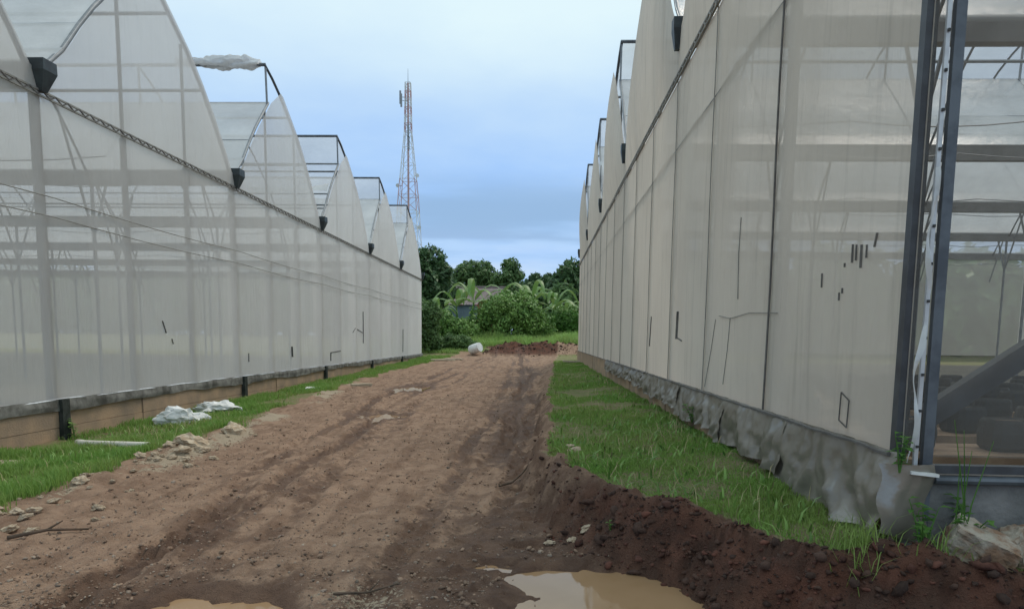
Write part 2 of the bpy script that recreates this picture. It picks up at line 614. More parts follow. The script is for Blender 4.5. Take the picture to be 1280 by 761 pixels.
def fbm(x, y, seed=0, octv=4, gain=0.5):
    s, amp, fr = 0, 1.0, 1.0
    for k in range(octv):
        s = s + amp * vnoise(x * fr + 17.3 * k, y * fr - 9.1 * k, seed + k)
        amp *= gain
        fr *= 2.03
    return s


def sstep(a, b, x):
    t = np.clip((x - a) / (b - a), 0, 1)
    return t * t * (3 - 2 * t)


# ------------------------------------------------------------------ terrain
XL, XR = -8.55, 2.26                    # the two greenhouse walls along the lane
BANK = np.array([(1.5, 62), (0.85, 45), (0.62, 33), (0.25, 20), (0.12, 10), (0.10, 8), (0.27, 7.0), (0.60, 6.0),
                 (1.10, 5.5), (1.42, 4.75), (1.76, 4.25), (2.35, 4.0), (3.2, 3.95), (8, 3.9), (40, 3.8)], float)


def bank_d(x, y):
    """signed distance to the top edge of the cut bank, + on the grass side."""
    best = np.full(x.shape, 1e9)
    sgn = np.ones(x.shape)
    for (x0, y0), (x1, y1) in zip(BANK[:-1], BANK[1:]):
        dx, dy = x1 - x0, y1 - y0
        t = np.clip(((x - x0) * dx + (y - y0) * dy) / (dx * dx + dy * dy), 0, 1)
        qx, qy = x - (x0 + t * dx), y - (y0 + t * dy)
        d = np.hypot(qx, qy)
        s = np.where(dx * qy - dy * qx > 0, 1.0, -1.0)
        u = d < best - 1e-9
        best = np.where(u, d, best)
        sgn = np.where(u, s, sgn)
    return best * sgn


def left_edge(y):
    return np.interp(y, [-40, 3, 5.5, 8.2, 12, 22, 31, 51, 60], [-4.2, -4.1, -4.3, -4.85, -5.1, -6.2, -6.8, -6.6, -6.2])


PUDDLES = [  # x, y, rx, ry, depth
    (0.72, 4.50, 1.0, 0.98, 0.11), (0.05, 5.12, 0.34, 0.22, 0.06), (-0.32, 5.36, 0.20, 0.13, 0.055),
    (-2.07, 4.12, 0.66, 0.56, 0.12), (-3.5, 15.5, 0.55, 0.75, 0.07), (-4.35, 23.8, 0.7, 1.2, 0.08), (-0.12, 5.85, 0.22, 0.10, 0.045)]
WATER_Z = -0.042


TRACKS = [  # lateral place between the left (0) and right (1) wheel line, half width, strength, seed
    (-0.10, 0.15, 0.9, 1), (0.08, 0.13, 0.7, 2), (0.24, 0.11, 0.45, 3), (0.52, 0.10, 0.30, 4), (0.80, 0.12, 0.5, 5), (0.97, 0.16, 1.0, 6), (1.10, 0.12, 0.6, 7)]


def tracks(x, y):
    """wheel tracks running the length of the lane: depth and thrown-up edges."""
    rr = np.interp(y, [0, 6, 12, 20, 40, 56], [-0.75, -0.62, -0.45, -0.45, -0.9, -1.6])
    lr = np.interp(y, [0, 6, 12, 20, 40, 56], [-2.6, -2.95, -3.5, -4.1, -4.3, -3.6])
    rut, ridge = 0 * x, 0 * x
    for t, w, k, sd in TRACKS:
        c = lr + (rr - lr) * t + 0.13 * vnoise(y * 0.33, y * 0 + 3.7 * sd, 5 + sd) + 0.04 * vnoise(y * 1.3, y * 0 + sd, 15 + sd)
        on = k * np.clip(0.75 + 0.7 * vnoise(y * 0.22 + 5 * sd, y * 0 + 1.1, 25 + sd), 0.1, 1.2)
        e = np.abs(x - c) / w
        rut = np.maximum(rut, on * (1 - sstep(0.65, 1.15, e + 0.15 * fbm(x * 4, y * 4, 35, 2))))
        ridge = np.maximum(ridge, on * np.exp(-((e - 1.45) / 0.35) ** 2))
    return rut, ridge


def road_base(y):
    return np.interp(y, [-50, 12, 25, 40, 56, 63, 75, 90, 4000], [0, 0, 0.02, 0.12, 0.30, 1.35, 1.7, 1.5, 1.2])


def height(x, y, detail=True):
    x, y = np.asarray(x, float), np.asarray(y, float)
    d = bank_d(x, y)
    dn = d + 0.10 * fbm(x * 1.7, y * 1.7, 3, 3) + 0.05 * fbm(x * 7, y * 7, 31, 3)
    le = left_edge(y)
    z = road_base(y) + 0 * x
    near = 1 - sstep(22, 55, y)
    # left verge: low berm at the edge, then falling towards the plinth
    dl = le - x
    z = z + 0.05 * np.exp(-((dl - 0.35) / 0.45) ** 2) * near
    z = z - 0.15 * sstep(0.6, 3.2, dl) * near
    # right bank
    hb = np.interp(y, [-50, 4, 8, 12, 20, 35, 50, 60], [0.40, 0.42, 0.38, 0.36, 0.33, 0.25, 0.12, 0.0])
    w = np.interp(y, [3, 6, 7.5, 10, 14, 40], [0.36, 0.34, 0.26, 0.20, 0.22, 0.6])
    t = np.clip((dn + w) / w, 0, 1)
    z = z + hb * (t ** 0.75 if detail else t)
    z = z + 0.11 * sstep(0.1, 1.7, d) * (1 - sstep(45, 60, y))
    # spoil thrown up on the bank lip close to the camera
    z = z + 0.10 * np.exp(-((dn - 0.02) / 0.16) ** 2) * (1 - sstep(7.0, 9.0, y)) * (0.6 + 0.8 * vnoise(x * 2.3, y * 2.3, 9))
    on_road = sstep(0.0, 0.35, -dl) * sstep(0.05, 0.3, -dn) * (1 - sstep(52, 58, y))
    # wheel ruts and the crown of the lane
    rr = np.interp(y, [0, 6, 12, 20, 40, 56], [-0.75, -0.62, -0.45, -0.35, -0.5, -1.2])
    lr = np.interp(y, [0, 6, 12, 20, 40, 56], [-2.6, -2.95, -3.5, -3.9, -3.9, -3.2])
    wob = 0.10 * vnoise(y * 0.6, y * 0 + 2.2, 5)
    rut, ridge = tracks(x, y)
    z = z - 0.060 * rut * on_road + 0.030 * ridge * on_road
    z = z + 0.011 * rut * on_road * np.sin(2 * np.pi * y / 0.19 + 16 * x) * (1 - sstep(10, 14, y)) * sstep(-0.3, 0.4, fbm(x * 1.2, y * 0.5, 57, 3))
    z = z + 0.03 * np.exp(-((x - (rr + lr) / 2) / 0.6) ** 2) * on_road
    for px, py, rx, ry, dep in PUDDLES:
        nx = 0.22 * fbm(x * 2.4, y * 2.4, 14, 3)
        e = ((x - px) / rx) ** 2 + ((y - py) / ry) ** 2
        z = z - dep * (1 - sstep(0.35, 1.25, e + nx)) * np.where(dn < 0.0, 1, 0.2)
    if detail:
        rough_ = 0.020 * fbm(x * 1.6, y * 1.6, 21, 3) + 0.016 * fbm(x * 6, y * 6, 22, 3, 0.65) + (0.035 + 0.06 * rut) * np.maximum(0, fbm(x * 7, y * 6, 27, 3, 0.6) - 0.35) * (1 - sstep(20, 40, y))
        tread = 0.016 * fbm(x * 5, y * 1.3, 25, 3) * (0.4 + rut)
        z = z + (rough_ + tread) * np.where(on_road > 0.02, 1, 0.6)
        face = np.clip(1 - np.abs(dn + 0.18) / 0.36, 0, 1) * (1 - 0.6 * sstep(9, 16, y))
        z = z + face * (0.10 * fbm(x * 3.4, y * 3.4, 41, 4, 0.62) + 0.05 * np.abs(fbm(x * 11, y * 11, 43, 3)))
        berm = np.clip(1 - np.abs(dl - 0.25) / 0.5, 0, 1) * near
        z = z + berm * 0.045 * fbm(x * 5, y * 5, 51, 3, 0.6)
    # heap of dug earth across the end of the lane
    mx = 0.55 * fbm(x * 0.8, y * 0.8, 61, 4)
    heap = np.exp(-((y - 58.5) / 1.5) ** 2) * sstep(-5.0, -2.8, x + mx) * (1 - sstep(7, 9, x))
    z = z + heap * (0.62 + 0.30 * mx + 0.12 * fbm(x * 3, y * 3, 66, 3))
    # far country
    far = sstep(75, 160, np.hypot(x, y))
    z = z + far * 0.5 * fbm(x * 0.01, y * 0.01, 71, 3)
    return z


def spaced(a, b, step0, grow):
    out, v = [a], a
    while v < b:
        step = max(step0, grow * abs(v))
        v += step
        out.append(v)
    return out


ys = np.array(list(-np.array(spaced(2.6, 3000, 1.0, 0.35))[::-1]) + [-1.5, -0.5, 0.5, 1.5, 2.3] + spaced(3.0, 70, 0.032, 0.0072) + spaced(71.5, 3000, 2.0, 0.10))
xs_mid = np.arange(-6.6, 3.4, 0.036)
xs = np.array(sorted(list(xs_mid) + list(np.arange(-9.6, -6.6, 0.11)) + list(np.arange(3.4, 9, 0.22)) + list(np.arange(9, 40, 1.6)) + spaced(40, 3000, 3, 0.2)
                     + list(-np.array(spaced(41, 3000, 3, 0.2))) + list(np.arange(-40, -9.6, 1.6))))
GX, GY = np.meshgrid(xs, ys)
GZ = height(GX, GY)
D = bank_d(GX, GY)
DN = D + 0.10 * fbm(GX * 1.7, GY * 1.7, 3, 3) + 0.05 * fbm(GX * 7, GY * 7, 31, 3)
LE = left_edge(GY)
DL = LE - GX
edge_n = 0.22 * fbm(GX * 1.3, GY * 1.3, 81, 4)


def road_mask(x, y):
    d, dl = bank_d(x, y), left_edge(y) - x
    e = 0.22 * fbm(x * 1.3, y * 1.3, 81, 4)
    return sstep(-0.10, 0.12, -(dl + e)) * sstep(-0.05, 0.05, -(d + 0.5 * e)) * (1 - sstep(57, 58.5, y))


def attributes(x, y):
    d, dl = bank_d(x, y), left_edge(y) - x
    dn = d + 0.10 * fbm(x * 1.7, y * 1.7, 3, 3) + 0.05 * fbm(x * 7, y * 7, 31, 3)
    e = 0.22 * fbm(x * 1.3, y * 1.3, 81, 4)
    gl = sstep(0.30, 0.75, dl + e + 0.25 * sstep(14, 30, y))
    lip = np.interp(y, [3, 7, 9, 15, 60], [0.05, 0.03, -0.02, -0.06, -0.06])
    gr = sstep(0.0, 0.16, dn - lip)
    heap = np.exp(-((y - 58.5) / 1.7) ** 2) * sstep(-5.2, -3.2, x + 0.55 * fbm(x * 0.8, y * 0.8, 61, 4)) * (1 - sstep(7, 9, x))
    grassy = np.maximum(gl, gr)
    grassy = np.maximum(grassy, sstep(57, 59, y))
    grassy = grassy * (1 - sstep(0.12, 0.3, heap))
    inside = np.maximum(sstep(0.0, 0.05, XL - 0.05 - x) * (y > 4) * (y < 52), sstep(0.0, 0.05, x - XR - 0.05) * (y > 4.75) * (y < 44.2))
    grassy = grassy * (1 - inside)
    clay = np.clip(1 - np.abs(dn + 0.12) / np.interp(y, [3, 6.5, 9, 60], [0.36, 0.32, 0.20, 0.2]), 0, 1) ** 0.6 * (1 - 0.9 * sstep(5.5, 7.4, y)) * (1 - sstep(45, 55, y))
    clay = np.maximum(clay, sstep(0.12, 0.35, heap)) * (1 - gr)
    rut, ridge = tracks(x, y)
    wet = 1.15 * rut * (0.85 + 0.35 * vnoise(x * 1.1, y * 0.5, 91)) + 0.30 * ridge
    wet = wet + 0.55 * np.exp(-((x + 0.45) / 0.75) ** 2) * sstep(-0.5, 0.4, fbm(x * 1.1, y * 0.35, 93, 4)) + 0.45 * np.exp(-((x + 2.75) / 0.55) ** 2) * (1 - sstep(7, 11, y)) * sstep(-0.5, 0.4, fbm(x * 1.3, y * 0.6, 94, 4))
    for px, py, rx, ry, dep in PUDDLES:
        wet = wet + 1.1 * np.exp(-(((x - px) / (rx * 1.25)) ** 2 + ((y - py) / (ry * 1.25)) ** 2))
    wet = wet + 0.50 * sstep(-0.8, -0.1, dn) * (1 - sstep(6, 9, y)) + 0.30 * sstep(0.1, 0.8, fbm(x * 0.7, y * 0.3, 95, 3))
    wet = np.clip(wet, 0, 1)
    pale = np.exp(-((dl - 0.12) / 0.34) ** 2) * sstep(-0.35, 0.25, fbm(x * 0.9, y * 0.9, 99, 3)) * (1 - sstep(20, 30, y)) * sstep(5, 7, y)
    pale = np.maximum(pale, 0.55 * np.exp(-((x + 1.15) / 0.42) ** 2 - ((y - 4.55) / 0.28) ** 2))
    return grassy, clay, wet, pale, inside


ATT = dict(zip(('grassy', 'clay', 'wet', 'pale', 'floor'), attributes(GX, GY)))
RM = road_mask(GX, GY)
ny, nx = GX.shape
I = np.arange(ny * nx).reshape(ny, nx)
Q = np.stack([I[:-1, :-1], I[:-1, 1:], I[1:, 1:], I[1:, :-1]], -1).reshape(-1, 4)
is_road = RM.ravel()[Q].mean(1) > 0.5
cx = GX.ravel()[Q].mean(1)
cyy = GY.ravel()[Q].mean(1)
is_road &= (cx > -9) & (cx < 45) & (cyy > -60)
V = np.stack([GX.ravel(), GY.ravel(), GZ.ravel()], -1)


def terrain_part(name, faces, label=None):
    used, inv = np.unique(faces, return_inverse=True)
    me = mesh_np(name, V[used], inv.reshape(-1, 4), smooth=True)
    for k, a in ATT.items():
        at = me.attributes.new(k, 'FLOAT', 'POINT')
        at.data.foreach_set('value', a.ravel()[used].astype(np.float32))
    o = link_mesh(name, me, 'earth')
    o['kind'] = 'structure'
    return o


ground = terrain_part('ground', Q[~is_road])
dirt_road = terrain_part('dirt_road', Q[is_road])

for px, py, rx, ry, stretch in [(0.50, 4.62, 1.25, 1.30, 1), (-2.05, 4.05, 0.85, 0.75, 1), (-3.5, 15.5, 0.8, 1.0, 1), (-4.35, 23.8, 0.95, 1.6, 1)]:
    mb = MB()
    n_ = 40
    lift_ = float(road_base(np.array(py)))
    pts = [(px, py, WATER_Z + lift_)]
    for k in range(n_):
        a = 2 * math.pi * k / n_
        pts.append((px + rx * math.cos(a), py + ry * math.sin(a), WATER_Z + lift_))
    mb.add(pts, [(0, 1 + k, 1 + (k + 1) % n_) for k in range(n_)])
    o = mb.build('puddle', 'muddy_water', loc=(px, py, WATER_Z + lift_))
    o['kind'] = 'structure'


def gz(x, y):
    return float(height(np.array([float(x)]), np.array([float(y)]))[0])


# ------------------------------------------------------------------ greenhouses
NEAR = [(0, 0), (0.35, 0.30), (0.75, 0.66), (1.25, 1.27), (1.75, 1.82), (2.2, 2.25), (2.8, 2.83)]
FAR = [(2.6, 3.90), (3.2, 3.70), (3.8, 3.42), (4.6, 2.92), (5.4, 2.40), (6.1, 1.80), (6.8, 1.08), (7.3, 0.48), (7.65, 0.0)]
BAY = 7.8


def prof_far(s):
    return float(np.interp(s, [p[0] for p in FAR], [p[1] for p in FAR]))


def prof_near(s):
    return float(np.interp(s, [p[0] for p in NEAR], [p[1] for p in NEAR]))


def gable_top(s, wide):
    """upper edge of the gable net: near rafter, then a slant to the far rafter."""
    s = s * BAY / wide
    if s < 2.8:
        return prof_near(s)
    if s < 3.75:
        return 2.83 + (prof_far(3.75) - 2.83) * (s - 2.8) / 0.95
    return max(0.0, prof_far(s))


class House:
    def __init__(self, name, label, X, sgn, ys_, z_net, z_eave, z_gut, depth, net, gable_net):
        self.X, self.sgn, self.ys = X, sgn, ys_          # sgn: direction into the house
        self.zn, self.ze, self.zg, self.depth = z_net, z_eave, z_gut, depth
        self.net, self.gnet = net, gable_net
        self.root = thing(name, (X, ys_[0], z_net - 0.6), label, 'greenhouse')
        self.amp = 0.05

    def bulge(self, u, v, seed):
        return self.amp * math.sin(math.pi * u) ** 2 * math.sin(math.pi * min(1, max(0, v))) * (0.7 + 0.5 * math.sin(seed * 2.7)) + 0.006 * math.sin(math.pi * u) * math.sin(13 * u + seed) * math.sin(math.pi * v)

    def net_x(self, y, z):
        """outer face of the side net at a place on the wall."""
        for k in range(len(self.ys) - 1):
            y0, y1 = self.ys[k], self.ys[k + 1]
            if y0 <= y <= y1:
                w = (y1 - y0) / 3
                j = min(2, int((y - y0) / w))
                u = (y - y0 - j * w) / w
                return self.X - self.sgn * self.bulge(u, (z - self.zn) / (self.ze - self.zn), k * 3 + j)
        return self.X

    def build(self):
        R, X, S = self.root, self.X, self.sgn
        ys_, zn, ze, zg, dep = self.ys, self.zn, self.ze, self.zg, self.depth
        post_m = 'post_grey'
        for k in range(len(ys_) - 1):
            y0, y1 = ys_[k], ys_[k + 1]
            wide = y1 - y0
            sc = wide / BAY
            # side net panels and posts
            for j in range(3):
                a, b = y0 + wide * j / 3, y0 + wide * (j + 1) / 3
                mb = MB().grid(lambda u, v: (X - S * self.bulge(u, v, k * 3 + j), a + (b - a) * u, zn + (ze - zn) * v), 10, 14)
                mb.build('side_net_panel', self.net, R, True)
                pw = 0.09 if j else 0.12
                if not (S > 0 and k == 0 and j == 0):
                    MB().beam((X + S * 0.10, a, zn - 0.5), (X + S * 0.10, a, ze if j else zg - 0.05), pw, pw).build('wall_post', post_m, R)
                if j:
                    top = zg + gable_top(wide * j / 3, wide) - 0.05
                    MB().beam((X + S * 0.10, a, ze), (X + S * 0.10, a, top), 0.055, 0.055).build('gable_post', post_m, R)
            # gable net
            def gfn(u, v, y0=y0, wide=wide, k=k):
                s = u * wide
                t = zg + gable_top(s, wide)
                z = ze + 0.02 + (t - ze - 0.02) * v
                return (X - S * (0.02 + (0.08 if S < 0 else 0.26) * math.sin(math.pi * u) * math.sin(math.pi * v * 0.9 + 0.1) * (0.7 + 0.3 * math.sin(3 * k + 5 * u))), y0 + s, z)
            MB().grid(gfn, 36, 10).build('gable_net', self.gnet, R, True)
            # roof skins
            miss_far, miss_near = self.missing.get(k, (False, False))
            nxg = 14

            def skin(prof, u, v, y0=y0, sc=sc, k=k):
                q = u * (len(prof) - 1)
                i = min(len(prof) - 2, int(q))
                f = q - i
                s = prof[i][0] * (1 - f) + prof[i + 1][0] * f
                z = prof[i][1] * (1 - f) + prof[i + 1][1] * f
                x = X + S * (0.02 + (dep - 0.02) * v ** 1.6)
                wr = 0.03 * mnoise.noise(Vector((x * 0.8, s * 1.3 + 7 * k, S * 3.3))) if 0 < u < 1 else 0
                return (x, y0 + s * sc, zg + z + 0.04 + wr)
            if not miss_near:
                MB().grid(lambda u, v: skin(NEAR, u, v), 12, 34).build('near_roof_film', 'film_white', R, True)
            if not miss_far:
                MB().grid(lambda u, v: skin(FAR, u, v), 16, 34).build('far_roof_film', 'film_clear', R, True)
            # rafters on the wall line and inside
            for q in range(int(dep / 4) + 1):
                x = X + S * (0.06 + 4.0 * q)
                r_ = 0.045 if q == 0 else 0.035
                m_ = 'galvanised'
                MB().tube([(x, y0 + s * sc, zg + z) for s, z in NEAR], r_, 6).build('near_rafter', m_, R, True)
                MB().tube([(x, y0 + s * sc, zg + z) for s, z in FAR], r_, 6).build('far_rafter', m_ if q else 'blue_steel', R, True)
                MB().beam((x, y0 + 2.72 * sc, zg + 2.75), (x, y0 + 2.66 * sc, zg + 3.87), 0.05).build('vent_post', m_, R)
                if q:
                    # strut pairs that spread from the column head, and the tie across the bay
                    MB().beam((x, y0 + 0.05, zg - 1.5), (x, y0 + 1.25 * sc, zg + 1.2), 0.05).build('brace', m_, R)
                    MB().beam((x, y1 - 0.05, zg - 1.5), (x, y1 - 1.3 * sc, zg + 1.5), 0.05).build('brace', m_, R)
                    MB().beam((x, y0, zn - 0.7), (x, y0, zg), 0.07).build('column', m_, R)
            # purlins
            for s, z, pr in ((2.8, 2.83, 0.035), (2.6, 3.90, 0.05), (4.6, 2.92, 0.04), (6.15, 1.75, 0.04), (1.3, 1.32, 0.03), (0.75, 0.66, 0.03)):
                MB().tube([(X + S * 0.03, y0 + s * sc, zg + z), (X + S * dep, y0 + s * sc, zg + z)], pr, 6).build('purlin', 'blue_steel' if z > 3 else 'galvanised', R)
            # overhead crop wires
            for yy in (y0 + wide * 0.3, y0 + wide * 0.62):
                MB().tube([(X + S * dep * t, yy, zg - 0.75 - 0.12 * math.sin(math.pi * ((t * 7) % 1))) for t in np.linspace(0.01, 1, 30)], 0.012, 4).build('crop_wire', 'galvanised', R)
        # gutters with their hoppers
        for k, y in enumerate(ys_):
            mb = MB()
            prof = [(-0.20, 0.16), (-0.11, -0.22), (0.11, -0.22), (0.20, 0.16), (0.17, 0.16), (0.09, -0.18), (-0.09, -0.18), (-0.17, 0.16)]
            a = [(X + S * 0.14, y + p, zg + q) for p, q in prof]
            b = [(X + S * dep, y + p, zg + q) for p, q in prof]
            n_ = len(prof)
            mb.add(a + b, [(i, (i + 1) % n_, n_ + (i + 1) % n_, n_ + i) for i in range(n_)])
            mb.build('gutter', 'gutter_metal', R)
            if 0 < k:
                mb = MB()
                hk = 0.85 if S < 0 else 0.55
                xo, xi = X - S * 0.26 * hk, X + S * 0.13
                hop = [[(xo, y - 0.20 * hk, zg + 0.20), (xi, y - 0.20 * hk, zg + 0.20), (xi, y + 0.20 * hk, zg + 0.20), (xo, y + 0.20 * hk, zg + 0.20)],
                       [(xo, y - 0.21 * hk, zg + 0.02), (xi, y - 0.21 * hk, zg + 0.02), (xi, y + 0.21 * hk, zg + 0.02), (xo, y + 0.21 * hk, zg + 0.02)],
                       [(X - S * 0.10, y - 0.08 * hk, zg - 0.30), (xi, y - 0.08 * hk, zg - 0.30), (xi, y + 0.08 * hk, zg - 0.30), (X - S * 0.10, y + 0.08 * hk, zg - 0.30)]]
                pts = sum(hop, [])
                mb.add(pts, [(0, 1, 2, 3)] + [(4 * i + q, 4 * i + (q + 1) % 4, 4 * i + 4 + (q + 1) % 4, 4 * i + 4 + q) for i in (0, 1) for q in range(4)] + [(11, 10, 9, 8)])
                mb.build('gutter_hopper', 'hopper_dark', R)
        # eave track (a pair of rails with clips) and wires along the wall
        yA, yB = ys_[0], ys_[-1]
        for dz in (0.0, 0.085):
            MB().beam((X - S * 0.035, yA, ze + dz), (X - S * 0.035, yB, ze + dz), 0.03, 0.03).build('eave_rail', 'seam_grey', R)
        mb = MB()
        y = yA
        while y < yB:
            mb.beam((X - S * 0.045, y, ze), (X - S * 0.045, y + 0.16, ze + 0.085), 0.02)
            mb.beam((X - S * 0.045, y + 0.16, ze + 0.085), (X - S * 0.045, y + 0.32, ze), 0.02)
            y += 0.32
        mb.build('eave_lacing', 'seam_cloth' if S < 0 else 'seam_grey', R)


def _noop(*a):
    return None


left = House('greenhouse', 'long pale net greenhouse with torn roof film on the left of the lane', XL, -1,
             [12.32 + BAY * k for k in range(-1, 6)], 0.53, 5.70, 6.06, 32, 'net_pale', 'net_pale')
left.missing = {2: (True, False), 3: (False, True)}
left.build()
right = House('greenhouse', 'tall beige net greenhouse on the raised bank right of the lane', XR, 1,
              [4.5] + [12.75 + BAY * k for k in range(0, 5)], 1.03, 6.08, 6.86, 26, 'net_beige', 'net_beige')
right.missing = {1: (True, False)}
right.build()


def back_nets(h, net):
    """the nets that close the house at its far side and both ends."""
    X, S, dep = h.X, h.sgn, h.depth
    xb = X + S * dep
    for k in range(len(h.ys) - 1):
        y0, y1 = h.ys[k], h.ys[k + 1]
        MB().grid(lambda u, v: (xb, y0 + (y1 - y0) * u, h.zn + (h.ze - h.zn) * v), 2, 2).build('back_net_panel', net, h.root)
        MB().grid(lambda u, v: (xb, y0 + (y1 - y0) * u, h.ze + (h.zg + gable_top(u * (y1 - y0), y1 - y0) - h.ze) * v), 24, 2).build('back_gable_net', net, h.root)
    n_ = int(dep / 4)
    for q in range(n_):
        a, b = X + S * dep * q / n_, X + S * dep * (q + 1) / n_
        MB().grid(lambda u, v: (a + (b - a) * u, h.ys[-1] + 0.04 * math.sin(math.pi * u), h.zn + (h.zg - h.zn) * v), 4, 4).build('end_net_panel', net, h.root, True)
        MB().grid(lambda u, v: (a + (b - a) * u, h.ys[0] - 0.0, h.zn + (h.zg - h.zn) * v), 4, 4).build('end_net_panel', 'net_end' if S > 0 else net, h.root, True)


back_nets(left, 'net_pale')
back_nets(right, 'net_pale')

# ---- left house: plinth panels, dark stubs, sagging hem, wires, tears
R = left.root
for k in range(len(left.ys) - 1):
    for j in range(3):
        a = left.ys[k] + BAY * j / 3
        b = left.ys[k] + BAY * (j + 1) / 3
        dx = random.uniform(-0.012, 0.012)
        for lvl, (z0, z1) in enumerate(((-0.45, 0.06), (0.068, 0.50))):
            mb = MB()
            mb.box((XL + 0.02 + dx * (lvl + 1), (a + b) / 2, (z0 + z1) / 2), (0.10, b - a - 0.02, z1 - z0))
            mb.build('plinth_panel', 'concrete_tan', R)
    MB().box((XL + 0.05, left.ys[k], 0.06), (0.22, 0.20, 1.0)).build('plinth_stub', 'plinth_post', R)
    # hem of dark cloth folded over the plinth
    y0, y1 = left.ys[k], left.ys[k + 1]

    def hem(u, v, y0=y0, y1=y1, k=k):
        y = y0 + (y1 - y0) * u
        sag = 0.07 * mnoise.noise(Vector((y * 0.55, 1.7, 0))) + 0.04 * mnoise.noise(Vector((y * 1.9, 4.7, 0)))
        lower = 0.37 + sag
        z = 0.57 + (lower - 0.57) * v
        x = XL + 0.085 + 0.012 * math.sin(math.pi * v) + 0.02 * mnoise.noise(Vector((y * 1.5, v * 2, 9))) + 0.02 * v
        return (x, y, z)
    MB().grid(hem, 60, 6).build('hem_cloth', 'hem_cloth', R, True)
    MB().tube([(XL + 0.075, y, 0.555 + 0.02 * mnoise.noise(Vector((y, 0, 3)))) for y in np.linspace(y0, y1, 24)], 0.018, 5).build('hem_rope', 'alu_track', R)
for zz in (4.05, 3.72):
    MB().tube([(XL + 0.065, y, zz - 0.05 * math.sin(math.pi * ((y - 4.5) / 7.8 % 1)) + 0.0) for y in np.linspace(left.ys[0], left.ys[-1], 60)], 0.010, 5).build('wall_wire', 'seam_grey', R)


def tear(h, pts, w=0.02, mat='tear_dark'):
    """a dark slit: a thin lip of frayed net standing off the panel."""
    mb = MB()  # solid dark strip in place of an open, shaded hole
    P = [(h.net_x(y, z) - h.sgn * 0.012, y, z) for y, z in pts]
    for a, b in zip(P[:-1], P[1:]):
        mb.beam(a, b, 0.008, w) if abs(a[2] - b[2]) < abs(a[1] - b[1]) else mb.beam(a, b, w, 0.008)
    mb.build('tear', mat, h.root)


for pts, w in [([(15.95, 2.02), (16.02, 1.9), (16.1, 1.75)], 0.035), ([(16.35, 1.62), (16.4, 1.5)], 0.03), ([(24.3, 1.35), (24.35, 1.0)], 0.09),
               ([(28.9, 1.05), (28.9, 0.72)], 0.06), ([(28.9, 1.05), (30.4, 1.10)], 0.05), ([(34.3, 2.9), (34.3, 1.4)], 0.06), ([(33.2, 2.05), (34.2, 1.9)], 0.05),
               ([(20.7, 1.2), (20.7, 0.95)], 0.03), ([(44.2, 2.2), (44.2, 0.8)], 0.06), ([(32.3, 1.9), (32.9, 2.1)], 0.04)]:
    tear(left, pts, w)
# crumpled film left hanging on the bare ridge
mb = MB()


def crumple(u, v):
    x = -8.75 - 2.6 * u
    r = 0.13 + 0.12 * math.sin(math.pi * min(1, u * 1.4)) + 0.05 * mnoise.noise(Vector((x * 2.2, v * 3, 1)))
    t = 2 * math.pi * v
    r *= 1 + 0.6 * mnoise.noise(Vector((x * 1.7, math.cos(t) * 1.5, math.sin(t) * 1.5))) + 0.5 * mnoise.noise(Vector((x * 5, math.cos(t) * 3, math.sin(t) * 3)))
    return (x, left.ys[2] + 2.6 + r * math.cos(t), left.zg + 3.92 + r * 0.75 * math.sin(t) + (0.10 * u if u > 0.4 else 0.04))


mb.grid(crumple, 60, 24).build('crumpled_film', 'film_white', R, True)
mb = MB().grid(lambda u, v: (-8.7 - 3.4 * u, left.ys[3] + 1.35 + 0.5 * v + 0.1 * u, left.zg + 1.42 + 0.42 * v + 0.10 * math.sin(5 * u + 3 * v) - 0.25 * u * v), 14, 6)
mb.build('film_rag', 'film_white', R, True)

# ---- right house: plinth, tarpaulin skirt, seams, corner, end wall
R = right.root
YE = right.ys[-1]
for k in range(len(right.ys) - 1):
    for j in range(3):
        a = right.ys[k] + (right.ys[k + 1] - right.ys[k]) * j / 3
        b = right.ys[k] + (right.ys[k + 1] - right.ys[k]) * (j + 1) / 3
        MB().box((XR + 0.03 + random.uniform(-0.01, 0.01), (a + b) / 2, 0.58), (0.14, b - a - 0.015, 0.86)).build('plinth_panel', 'concrete_tan', R)
        # seam batten outside the net
        if not (k == 0 and j == 0):
            MB().tube([(XR - 0.02, a + 0.02 * math.sin(z * 2 + k), z) for z in np.linspace(1.0, 6.08, 9)], (0.011 if k == 0 and j == 1 else 0.007), 5).build('seam_batten', 'seam_cloth' if k == 0 and j == 1 else 'seam_grey', R)
        MB().tube([(XR - 0.085 - 0.01 * mnoise.noise(Vector((q, 0, 1))), q, 1.045 + 0.022 * mnoise.noise(Vector((q * 2.5, 3, 0)))) for q in np.linspace(a, b, 16)], [0.012 + 0.007 * abs(mnoise.noise(Vector((q * 5, 1, 1)))) for q in np.linspace(a, b, 16)], 5).build('hem_rope', 'seam_cloth', R)

MB().tube([(XR + 0.03, right.ys[0] + 0.1, 4.95), (XR + 0.03, YE, 4.95)], 0.035, 6).build('wall_rail', 'galvanised', R)
